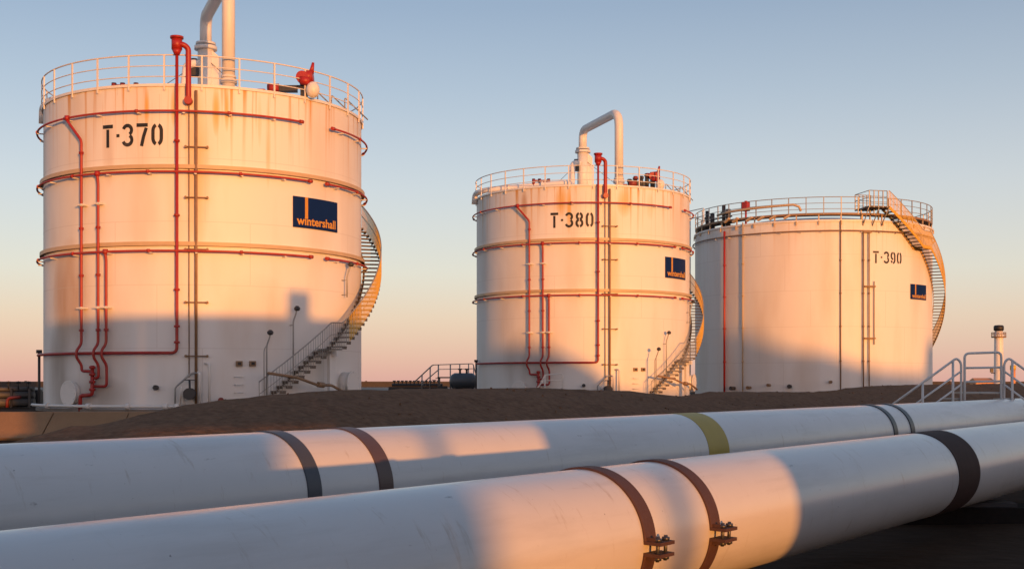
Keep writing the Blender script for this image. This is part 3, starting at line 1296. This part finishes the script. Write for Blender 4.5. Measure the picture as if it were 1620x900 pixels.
    # lamps on bent poles
    for px, ytop, ybot, off in ((464, 490, 592, .25), (422, 528, 592, .95), (549, 420, 470, .25)):
        a = A(px, off)
        z1, z0 = on_tank(px, ytop, T1, off)[1], on_tank(px, ybot, T1, off)[1]
        mb = MB()
        mb.tube(fillet([pol(a, R + off, z0 if off < .5 else 0), pol(a, R + off, z1 - .45), pol(a + .012, R + off + .08, z1 - .12), pol(a + .012, R + off + .1, z1)], .1), .03, 8)
        if off < .5:
            mb.cyl(pol(a, R - .01, z0 + .1), pol(a, R + off, z0 + .1), .02, 6)
            mb.cyl(pol(a, R - .01, z1 - .6), pol(a, R + off, z1 - .6), .02, 6)
        else:
            mb.tube(fillet([pol(a - .014, R + off, 0), pol(a - .014, R + off, z1 - .6), pol(a + .01, R + off, z1 - .3)], .1), .02, 6)
        o = mb.build('lamp_pole', M['steel'], root)
        h = MB()
        h.lathe([(.0, .0), (.08, .01), (.12, .06), (.12, .13), (.05, .20), (.0, .20)], 16, c=pol(a + .012, R + off + .14, z1 - .05))
        h.build('lamp_head', M['dark'], o)
    # base pipe
    mb = MB()
    mb.tube(arcpath(A(60, .5) - R_(12), A(284, .45), R + .45, .20), .06, 8)
    for pp in (75, 140, 202, 262, 280):
        q = A(pp, .45)
        mb.cyl(pol(q - .012, R + .45, .2), pol(q + .012, R + .45, .2), .12, 10)
    mb.build('base_pipe', M['rail'], root)
    # staircase
    P = lambda d: R_(d)
    prof = [(P(28.5), .08), (P(53.5), 2.42), (P(58.5), 2.43), (P(97), 6.0), (P(125), 8.3), (P(172), H + .02)]
    staircase(root, R, prof, stringers=False, thin_to=P(62))
    mb = MB()
    a = P(56)
    mb.box(pol(a, R + .55, 1.15), (.34, .14, 2.35), a)
    mb.box(pol(a, R + .45, 2.25), (.14, .9, .22), a)
    mb.build('stair_support', M['white'], root)
    mb = MB()
    q = lambda px, y, off: pol(*((lambda t: (t[0], R + off, t[1]))(on_tank(px, y, T1, off))))
    mb.tube(fillet([q(424, 590, 1.15), q(470, 597, 1.15), q(503, 609, 1.15), q(524, 609, 1.1), q(548, 622, 1.1)], .12), .055, 8)
    mb.cyl(q(503, 608, 1.15), q(512, 609, 1.15), .11, 10)
    mb.build('cable_pipe', M['brown'], root)
    # rail on the rim
    guard_rail(root, R + .06, H, 1.08, 30, M['rail'], a_off=R_(variant * 2.0))
    # sign and number
    number(root, T, text, *num_px)
    sign(root, T, *sign_px)
    # roof equipment -------------------------------------------------
    fx, fy = (2.22, -5.75) if variant == 0 else (1.78, -5.75)
    ztop = H + 4.35
    # tall vent: front stack, bend and centre column
    mb = MB()
    mb.tube(fillet([(fx, fy, H - .1), (fx, fy, ztop), (.0, -.2, ztop), (.0, -.2, H + 3.2)], .95, 10), .25, 24)
    mb.cyl((fx, fy, H + .20), (fx, fy, H + .36), .33, 24)
    mb.cyl((fx, fy, H + .42), (fx, fy, H + .50), .29, 24)
    o = mb.build('vent_stack', M['white'], root)
    mb = MB()
    mb.cyl((.0, -.2, H + .2), (.0, -.2, H + 3.0), .34, 24)
    mb.cyl((.0, -.2, H + 2.95), (.0, -.2, H + 3.1), .48, 24)
    mb.cyl((.0, -.2, H + 3.16), (.0, -.2, H + 3.26), .42, 24)
    mb.box((.42, -.1, H + 1.5), (.34, .5, 2.3))
    mb.add([(.25, -.35, H + 2.65), (.59, -.35, H + 2.65), (.59, .15, H + 2.65), (.25, .15, H + 2.65), (.25, -.35, H + 2.95), (.25, .15, H + 2.95)],
           [(0, 1, 4), (2, 3, 5), (1, 2, 5, 4), (0, 4, 5, 3)])
    o2 = mb.build('vent_column', M['white'], root)
    mb = MB()
    mb.box((-.42, -.5, H + 2.05), (.34, .3, .55))
    mb.cyl((-.42, -.5, H + 2.0), (-.42, -.5, H + 2.5), .14, 10)
    mb.box((-.40, -.55, H + .55), (.5, .35, .4))
    mb.build('flame_arrester', M['dark'], root)
    mb = MB()
    mb.tube(fillet([(-6.72, -.9, H - .35), (-6.68, -1.0, H + .30), (-5.9, -2.2, H + .36), (-1.05, -3.2, H + .62), (-.72, -1.2, H + .70), (-.66, -.75, H + 2.25), (-.1, -.4, H + 2.3)], .45, 8), .17, 14)
    for x, y, z in ((-4.6, -2.47, H + .43), (-2.6, -2.88, H + .54)):
        mb.cyl((x - .05, y + .01, z), (x + .05, y - .01, z), .22, 12)
        mb.box((x, y, z - .25), (.14, .14, .5))
    mb.build('roof_pipe', M['white'], root)
    mb = MB()
    for x in (-3.1, -2.75, -2.2):
        mb.cyl((x, -2.85, H + .50), (x, -2.85, H + .92), .10, 10)
    mb.box((-2.7, -2.8, H + .80), (1.0, .12, .12))
    mb.build('roof_valves', M['darkred'], root, split=False)
    # stay cables of the column
    mb = MB()
    for p in ((-2.2, -2.5, H + .2), (2.6, -2.0, H + .2), (.6, 3, H + .3)):
        mb.tube([(0, -.2, H + 2.6), p], .014, 5)
    mb.build('stay_cable', M['dark'], root)
    # red valve group on the right of the roof
    ex, ey = (4.75, -4.2) if variant == 0 else (3.75, -4.5)
    mb = MB()
    mb.box((ex - .65, ey, H + .36), (1.0, .30, .24))
    mb.box((ex + .12, ey + .05, H + .35), (.26, .3, .8))
    mb.box((ex - .1, ey + .05, H + .45), (.5, .16, .12))
    if variant:
        for k, hh in enumerate((.62, .75, .80, .95, .9)):
            mb.box((ex - 1.25 + k * .34, ey - .1, H + hh - .1), (.3, .2, .12))
            mb.cyl((ex - 1.25 + k * .34, ey - .1, H + .05), (ex - 1.25 + k * .34, ey - .1, H + hh), .12, 10)
    eq = mb.build('valve_group', M['dark'], root, split=False)
    mb = MB()
    mb.cyl((ex - .02, ey - .1, H + .78), (ex + .50, ey - .1, H + .84), .25, 18)
    mb.cyl((ex + .02, ey - .34, H + .62), (ex + .40, ey - .30, H + .60), .17, 14)
    mb.cyl((ex + .42, ey - .1, H + .95), (ex + .50, ey - .1, H + 1.38), .11, 12, .05)
    mb.cyl((ex + .1, ey - .40, H + .76), (ex + .1, ey - .1, H + .76), .24, 18)
    mb.build('actuator', M['red'], eq, split=False)
    mb = MB()
    mb.cyl((ex - 1.30, ey - .1, H + .36), (ex - .85, ey - .1, H + .38), .17, 14)
    mb.box((ex - 1.55, ey - .1, H + .24), (.3, .24, .16))
    if variant:
        for k, hh in enumerate((.78, .95)):
            mb.cyl((ex - .9 + k * .7, ey - .15, H + hh - .2), (ex - .9 + k * .7, ey - .15, H + hh), .13, 10)
    mb.build('actuator', M['darkred'] if variant else M['red'], eq)
    mb = MB()
    mb.sphere((ex + .52, ey - .30, H + .26), .27, 10, 1.2)
    mb.build('float_cover', M['white'], root)
    # roof ladder and hand loops at the right edge
    mb = MB()
    for k in range(3):
        x = 5.0 + .5 * k
        mb.tube(fillet([(x, -1.5 + k * .5, H + .05), (x, -1.5 + k * .5, H + .85), (x + .9, -.8 + k * .5, H + .05)], .1), .03, 6)
    mb.build('roof_steps', M['steel'], root)
    return root


tank_a = oil_tank(T1, 'T.370', 'large white tank numbered T-370 nearest on the left with a dark blue sign', (163, 258, 196, 232), (463, 532, 310, 359), 0)
tank_b = oil_tank(T2, 'T.380', 'middle white tank numbered T-380 with red drop pipes and a bent roof vent', (871, 939, 336, 360), (1052, 1083, 406, 439), 1)

# ------------------------------------------------------------------ third tank
def wide_tank():
    T = T3
    R = T[2]
    H = 11.9
    root = thing('storage_tank', 'wide white tank numbered T-390 farthest right with an orange stair winding down its right side', 'storage tank', (T[0], T[1], 0))
    A = lambda px, off=0.0: on_tank(px, 600, T, off)[0]
    Z = lambda px, py, off=0.0: on_tank(px, py, T, off)[1]
    paint = tank_paint('wide_tank_paint', R, H, .35, (2.4, 4.8, 7.2, 9.6))
    MB().lathe([(R, -.2), (R, H)], 192).build('shell', paint, root)
    MB().ring(R - .02, R + .08, H - .12, H).build('rim_angle', M['white'], root)
    MB().lathe([(R - .021, H - .05), (R * .6, H + .55), (.01, H + .95)], 96).build('roof', M['steel'], root)
    MB().ring(R + .005, R + .30, -.3, .09, n=96).build('base_ring', M['concrete'], root)
    mb = MB()
    mb.tube(arcpath(0, 2 * PI, R + .16, 11.15), .045, 8, closed=True)
    o = mb.build('ring_pipe', M['brown'], root)
    cl = MB()
    for i in range(40):
        a = 2 * PI * i / 40
        cl.box(pol(a, R + .1, 11.06), (.08, .22, .04), a)
    cl.build('pipe_bracket', M['rail'], o)
    for px, m, rad, yt, off in ((1146, 'red', .075, 366, .15), (1175, 'band', .045, 352, .10), (1330, 'brown', .04, 348, .08), (1366, 'brown', .045, 368, .14), (1375, 'brown', .04, 368, .14)):
        a = A(px, off)
        mb = MB()
        mb.tube([pol(a, R + off, Z(px, yt, off)), pol(a, R + off, 0)], rad, 10)
        for z in (2.5, 4.8, 7.0, 9.2):
            mb.cyl(pol(a, R - .01, z), pol(a, R + off, z), .025, 6)
            mb.cyl(pol(a, R + off, z - .05), pol(a, R + off, z + .05), rad + .03, 8)
        o = mb.build('drop_pipe', M[m], root)
    mb = MB()
    for y in (367, 453, 535):
        z = Z(1372, y, .15)
        mb.box(pol(A(1372 + (4 if y > 400 else 0), .15), R + .13, z), (.62 if y < 400 else .8, .18, .11), A(1372, .2))
    mb.tube([pol(A(1383, .1), R + .1, Z(1383, 445)), pol(A(1383, .1), R + .1, Z(1383, 545))], .03, 6)
    mb.build('pipe_clamp', M['brown'], root)
    # walkway along the rim
    wz = 12.36
    MB().ring(R - .75, R - .02, wz - .14, wz, n=120).build('walkway', M['brown'], root)
    mb = MB()
    for i in range(36):
        a = 2 * PI * i / 36
        mb.box(pol(a, R - .06, (H + wz) / 2 - .2), (.08, .06, wz - H + .35), a)
        mb.box(pol(a, R + .07, H - .2), (.07, .07, .28), a)
    mb.build('walkway_leg', M['band'], root)
    guard_rail(root, R - .02, wz, 1.05, 46, M['steel'], .1)
    # raised stair-head platform
    a0, a1 = A(1375, .9), A(1407, .9)
    pz = 12.72
    MB().ring(R - 1.2, R + .95, pz - .08, pz, a0, a1, n=12).build('platform', M['tread'], root)
    guard_rail(root, R + .93, pz, 1.0, 4, M['steel'], .1, span=(a0, a1 - .02), name='platform_rail')
    guard_rail(root, R - 1.18, pz, 1.0, 4, M['steel'], .1, span=(a0, a1), name='platform_rail')
    mb = MB()
    for rr in (R - 1.18, R + .93):
        for a in (a0,):
            mb.tube([pol(a, R - 1.18, pz + 1.0), pol(a, R + .93, pz + 1.0)], .025, 6)
            mb.tube([pol(a, R - 1.18, pz + .55), pol(a, R + .93, pz + .55)], .02, 6)
    for a in (a0, (a0 + a1) / 2, a1):
        mb.box(pol(a, R - .3, (H + pz) / 2 - .2), (.08, .08, pz - H + .2), a)
        mb.tube([pol(a, R, pz - 1.2), pol(a, R + .85, pz - .1)], .04, 6)
    mb.build('platform_frame', M['steel'], root)
    # stair: from the foot (behind right) up to the platform
    az = a1
    prof = [(az + R_(95), 1.6), (az + R_(26), 10.25), (az + R_(20), 10.26), (az, pz)]
    staircase(root, R, prof, w=.80)
    # roof clutter on the left
    mb = MB()
    for px, y0, y1, w in ((1119, 334, 357, .14), (1127, 338, 350, .16), (1145, 325, 350, .13), (1152, 331, 345, .17)):
        a = A(px, -.4)
        mb.cyl(pol(a, R - .4, H - .05), pol(a, R - .4, Z(px, y0, -.4)), w, 12)
        mb.box(pol(a, R - .35, Z(px, (y0 + y1) / 2, -.4)), (w * 2.6, .2, .18), a)
    mb.tube(arcpath(A(1117, -.4), A(1162, -.4), R - .4, H + .32), .11, 10)
    mb.tube(arcpath(A(1117, -.4), A(1158, -.4), R - .4, H + .72), .05, 8)
    mb.build('valve_group', M['dark'], root, split=False)
    mb = MB()
    a = A(1180, -.1)
    mb.box(pol(a, R - .1, Z(1180, 327, -.1)), (.40, .4, .62), a)
    mb.cyl(pol(a, R - .1, Z(1180, 327, -.1) + .3), pol(a, R - .1, Z(1180, 318, -.1)), .10, 10)
    mb.cyl(pol(a, R - .1, H), pol(a, R - .1, Z(1180, 334, -.1)), .07, 10)
    mb.build('foam_box', M['red'], root)
    mb = MB()
    pts = [pol(A(1135, .0), R + .0, Z(1135, 341))] + arcpath(A(1150, .1), A(1255, .1), R + .10, Z(1150, 336, .1), Z(1255, 324, .1)) + [pol(A(1264, .1), R + .1, Z(1264, 327, .1)), pol(A(1267, .1), R + .05, Z(1267, 334, .1))]
    mb.tube(pts, .085, 12)
    for px in (1150, 1163, 1185, 1203, 1222, 1245):
        a = A(px, .1)
        z = Z(px, 349 - (px - 1150) * .06, .1)
        mb.box(pol(a, R + .08, z), (.48, .22, .12), m=Matrix.Rotation(a, 3, 'Z') @ Matrix.Rotation(R_(-28), 3, 'Y'))
    mb.build('foam_pipe', M['band'], root)
    # ladder at the left edge
    mb = MB()
    la = A(1104) - R_(6)
    for da in (-.03, .03):
        mb.tube([pol(la + da, R + .45, 0), pol(la + da, R + .45, wz + 1.1)], .05, 8)
    z = .4
    while z < wz:
        mb.tube([pol(la - .03, R + .45, z), pol(la + .03, R + .45, z)], .022, 6)
        z += .32
    lad = mb.build('ladder', M['rail'], root)
    mb = MB()
    for z in [2.6 + .9 * i for i in range(12)]:
        mb.tube([pol(la, R + .45, z) + Matrix.Rotation(la, 3, 'Z') @ Vector((.36 * math.cos(q), -.72 * math.sin(q), 0)) for q in [PI * i / 8 for i in range(9)]], .022, 6)
    mb.build('ladder_cage', M['rail'], lad)
    mb = MB()
    q0, q1 = la - .02, A(1120) - .03
    for z in (wz + 1.1, wz + .55):
        mb.tube(fillet([pol(la, R + 1.15, wz - .2), pol(la, R + 1.15, z), pol(q1, R + .2, z), pol(q1, R + .2, wz)], .1), .035, 6)
    mb.build('ladder_landing', M['rail'], root)
    # nozzles and valves at the foot
    for px, y, rad, m in ((1218, 609, .10, 'brown'), (1250, 611, .14, 'dark'), (1313, 604, .10, 'brown'), (1187, 613, .11, 'brown'), (1162, 614, .14, 'dark')):
        disc_cover(root, 'nozzle', A(px), Z(px, y), R, rad, .35, M[m], 8)
    number(root, T, 'T.390', 1381, 1426, 398, 417)
    sign(root, T, 1440, 1464, 449, 473)
    return root


tank_c = wide_tank()

# ------------------------------------------------------------------ stile with grey rails, behind the farther pipeline on the right
Ys = 35.0
c = at(1555, 603, Ys)
root = thing('stile_steps', 'grey tubular hand rails of a step-over platform behind the farther pipeline at right', 'stile', (c.x, Ys, -.1))
X = lambda px: (px - 1555) / FPX * Ys
ZZ = lambda py: EYE + (HOR - py) / FPX * Ys + .1
mb = MB()
mb.tube(fillet([(X(1526), 0, 0), (X(1526), 0, ZZ(559)), (X(1584), 0, ZZ(557)), (X(1584), 0, 0)], .14, 8), .035, 10)
mb.tube([(X(1526), 0, ZZ(582)), (X(1584), 0, ZZ(581))], .03, 8)
mb.tube([(X(1526), 0, ZZ(604)), (X(1584), 0, ZZ(603))], .03, 8)
mb.build('platform_rail', M['greypaint'], root)
for sgn in (-1, 1):
    f = lambda px: X(px) if sgn < 0 else X(1555 + (1555 - px))
    mb = MB()
    mb.tube(fillet([(f(1521), .02, 0), (f(1521), .02, ZZ(574)), (f(1514), .02, ZZ(566)), (f(1390), .02, ZZ(656))], .12, 8), .033, 10)
    mb.tube([(f(1521), .02, ZZ(587)), (f(1425), .02, ZZ(656))], .028, 8)
    mb.tube([(f(1521), .02, ZZ(608)), (f(1456), .02, ZZ(656))], .028, 8)
    for p, y in ((1508, 571), (1460, 606), (1412, 640)):
        mb.cyl((f(p), .02, 0), (f(p), .02, ZZ(y)), .034, 10)
    mb.build('stair_rail', M['greypaint'], root)
    mb = MB()
    for i in range(5):
        k = i / 5
        mb.box((f(1521) + sgn * (-.0 + .32 * (i + .5)), .45, .95 - .19 * (i + 1)), (.30, .8, .04))
    mb.build('step_flight', M['steel'], root)
MB().box((X(1555), .45, .93), (X(1584) - X(1526), .85, .05)).build('platform', M['steel'], root)

# ------------------------------------------------------------------ small white steps by the middle tank
c = at(868, 612, 62)
root = thing('access_steps', 'small white hand-railed steps at the foot of the middle tank', 'steps', (c.x, 62, 0))
X = lambda px: (px - 868) / FPX * 62
ZZ = lambda py: EYE + (HOR - py) / FPX * 62
mb = MB()
mb.tube(fillet([(X(838), 0, 0), (X(862), 0, ZZ(593)), (X(890), 0, ZZ(591)), (X(890), 0, 0)], .1), .035, 6)
mb.tube([(X(848), 0, ZZ(615)), (X(862), 0, ZZ(600))], .03, 6)
mb.tube([(X(862), 0, 0), (X(862), 0, ZZ(593))], .035, 6)
mb.tube([(X(862), 0, ZZ(602)), (X(890), 0, ZZ(601))], .03, 6)
mb.build('step_rail', M['rail'], root)
mb = MB()
mb.box((X(876), .4, .45), (.8, .7, .05))
for i in range(2):
    mb.box((X(858) - .28 * i, .4, .30 - .15 * i), (.26, .7, .04))
mb.build('step_treads', M['steel'], root)

# ------------------------------------------------------------------ distant plant
# left: dark pipe manifold beyond the first tank
Y = 56.0
c = at(-8, 603, Y)
root = thing('pipe_manifold', 'dark bank of pipes and hand wheels low behind the left edge of the nearest tank', 'pipework', (c.x, Y, 0))
s = Y / FPX
mb = MB()
for z, rad in ((.22, .18), (.55, .13), (.80, .09)):
    mb.cyl((-9, 0, z), (1.75, 0, z), rad, 12)
mb.build('pipe_run', M['darkpipe'], root, split=False)
mb = MB()
mb.box((-3.6, .7, .38), (10.8, .25, .78))
for i in range(14):
    mb.box((-8.8 + i * .8, .05, .42), (.10, .5, .84))
mb.build('support_frame', M['dark'], root, split=False)
for i in range(24):
    mb = MB()
    x = -8.6 + i * .44
    mb.cyl((x, -.1, .8), (x, -.1, 1.16), .03, 6)
    mb.cyl((x, -.1, 1.06), (x, -.1, 1.15), .11, 10)
    mb.build('valve_wheel', M['dark'], root)
mb = MB()
mb.tube(fillet([(.7, -.4, 0), (.7, -.4, .42), (1.3, -.4, .46)], .25), .07, 8)
mb.build('hose_bend', M['darkred'], root)

# middle: rack, gangway and vessel between the two tall tanks
Y = 105.0
c = at(655, 603, Y)
root = thing('pipe_rack', 'low dark rack of valve stems on the horizon between the two tall tanks', 'pipework', (c.x, Y, 0))
s = Y / FPX
mb = MB()
mb.box((.2, 0, .35), (4.6, .5, .7))
mb.cyl((-1.8, -.4, .85), (2.4, -.4, .85), .12, 8)
mb.build('rack_base', M['dark'], root)
for i in range(12):
    mb = MB()
    x = -1.6 + i * .33
    mb.cyl((x, -.4, .85), (x, -.4, 1.2), .05, 6)
    mb.cyl((x, -.4, 1.12), (x, -.4, 1.22), .13, 8)
    mb.build('valve_stem', M['dark'], root)
Y = 98.0
c = at(705, 603, Y)
s = Y / FPX
X = lambda px: (px - 705) * s
ZZ = lambda py: EYE + (HOR - py) * s
root = thing('gangway', 'railed gangway with steps up behind the left of the middle tank', 'gangway', (c.x, Y, 0))
mb = MB()
for dy in (0, .9):
    mb.tube(fillet([(X(655), dy, ZZ(604)), (X(684), dy, ZZ(577)), (X(748), dy, ZZ(575)), (X(752), dy, ZZ(590))], .12), .03, 6)
    mb.tube([(X(668), dy, ZZ(606)), (X(694), dy, ZZ(584)), (X(748), dy, ZZ(583))], .025, 6)
    for px, y in ((667, 593), (680, 581), (693, 577), (712, 576), (727, 576), (741, 576), (749, 578)):
        mb.cyl((X(px), dy, .3), (X(px), dy, ZZ(y)), .03, 6)
mb.build('handrail', M['steel'], root)
mb = MB()
mb.box((X(722), .45, ZZ(597)), (X(752) - X(692), 1.0, .10))
for i in range(6):
    k = i / 5
    mb.box((X(664) + (X(692) - X(664)) * k, .45, ZZ(613 - 15 * k)), (.3, .9, .05))
for px in (694, 720, 748):
    mb.box((X(px), .45, ZZ(597) / 2), (.15, .9, ZZ(597)))
mb.build('deck', M['dark'], root)
c = at(732, 603, 94)
root = thing('pressure_vessel', 'small blue-grey horizontal vessel beside the gangway left of the middle tank', 'vessel', (c.x, 94, 0))
mb = MB()
k = [(-1.0, .0), (-.96, .28), (-.82, .5), (-.6, .62), (.7, .62), (.9, .5), (1.0, .28), (1.03, 0)]
vs, fs = [], []
for x, r in k:
    for q in range(20):
        vs.append((x, max(r, .002) * math.cos(q * PI / 10), 1.15 + max(r, .002) * math.sin(q * PI / 10)))
for i in range(len(k) - 1):
    for q in range(20):
        fs.append((i * 20 + q, i * 20 + (q + 1) % 20, (i + 1) * 20 + (q + 1) % 20, (i + 1) * 20 + q))
mb.add(vs, fs, True)
mb.build('vessel_shell', M['vessel'], root)
mb = MB()
for x in (-.6, .55):
    mb.box((x, 0, .35), (.2, 1.0, .7))
mb.box((-1.5, .3, .45), (.7, .6, .7))
mb.box((.2, -.1, .3), (2.2, .3, .5))
mb.build('vessel_support', M['dark'], root)
mb = MB()
for x in (-.2, .3):
    mb.cyl((x, 0, 1.6), (x, 0, 2.1), .08, 8)
    mb.cyl((x, 0, 2.0), (x, 0, 2.1), .16, 10)
mb.build('vessel_nozzle', M['dark'], root)

# far boundary wall along the horizon with a pale strip of ground before it
mb = MB()
x = -220
while x < 200:
    mb.box((x + 4.9, 0, 0.55), (9.8, .4, 1.15))
    mb.box((x, 0, .6), (.35, .6, 1.3))
    x += 10
tag(mb.build('boundary_wall', M['darkwall'], None, (0, 260, 0)), 'long low dark boundary wall along the horizon behind the tanks', 'wall')
mb = MB()
mb.box((0, 0, .0), (420, 100, .02))
tag(mb.build('gravel_yard', M['sand'], None, (-10, 190, .012)), 'pale strip of gravel yard before the far wall', 'ground', kind='structure')

# right: lookout mast, small store, yellow post
Y = 150.0
s = Y / FPX
c = at(1580, 603, Y)
root = thing('lookout_mast', 'slim white mast with a round gallery and dark cap on the right horizon', 'mast', (c.x, Y, 0))
ZZ = lambda py: EYE + (HOR - py) * s
mb = MB()
mb.lathe([(.58, 0), (.53, ZZ(560)), (.5, ZZ(532))], 24)
mb.lathe([(.55, ZZ(532)), (.45, ZZ(524))], 24)
mb.build('column', M['white'], root)
mb = MB()
mb.ring(.45, .85, ZZ(534), ZZ(532), n=24)
mb.ring(.80, .83, ZZ(529), ZZ(528.3), n=24)
mb.ring(.80, .83, ZZ(526.4), ZZ(525.6), n=24)
for i in range(12):
    a = i * PI / 6
    mb.cyl(pol(a, .82, ZZ(533)), pol(a, .82, ZZ(525.8)), .03, 5)
mb.build('gallery', M['brown'], root)
mb = MB()
mb.lathe([(.0, ZZ(514)), (.45, ZZ(514.5)), (.58, ZZ(516)), (.58, ZZ(522)), (.4, ZZ(524)), (.3, ZZ(524.5))], 24)
mb.build('cap', M['black'], root)
mb = MB()
mb.cyl((-.55, -.2, ZZ(590)), (-1.0, -.3, ZZ(590)), .06, 6)
mb.box((-.95, -.3, ZZ(586)), (.35, .2, .45))
mb.build('side_box', M['dark'], root)
c = at(1558, 603, Y)
root = thing('store_hut', 'tiny low orange-lit hut left of the mast on the right horizon', 'hut', (c.x, Y + 1, 0))
MB().box((0, 0, .55), (2.1, 2.0, 1.3)).build('wall', M['orange'], root)
mb = MB()
mb.add([(-1.15, -1.1, 1.21), (1.15, -1.1, 1.21), (1.15, 1.1, 1.21), (-1.15, 1.1, 1.21), (-1.1, 0, 1.55), (1.1, 0, 1.55)],
       [(0, 1, 5, 4), (2, 3, 4, 5), (0, 4, 3), (1, 2, 5), (0, 3, 2, 1)])
mb.build('roof', M['orange'], root)
c = at(1592, 603, Y)
root = thing('marker_post', 'short yellow-topped post right of the mast on the right horizon', 'post', (c.x, Y - 2, 0))
MB().cyl((0, 0, 0), (0, 0, ZZ(585)), .28, 12).build('post_shaft', M['orange'], root)
mb = MB()
mb.cyl((0, 0, ZZ(585)), (0, 0, ZZ(578)), .34, 12)
mb.build('post_top', mat('yellow_paint', (.65, .42, .03), .5), root)
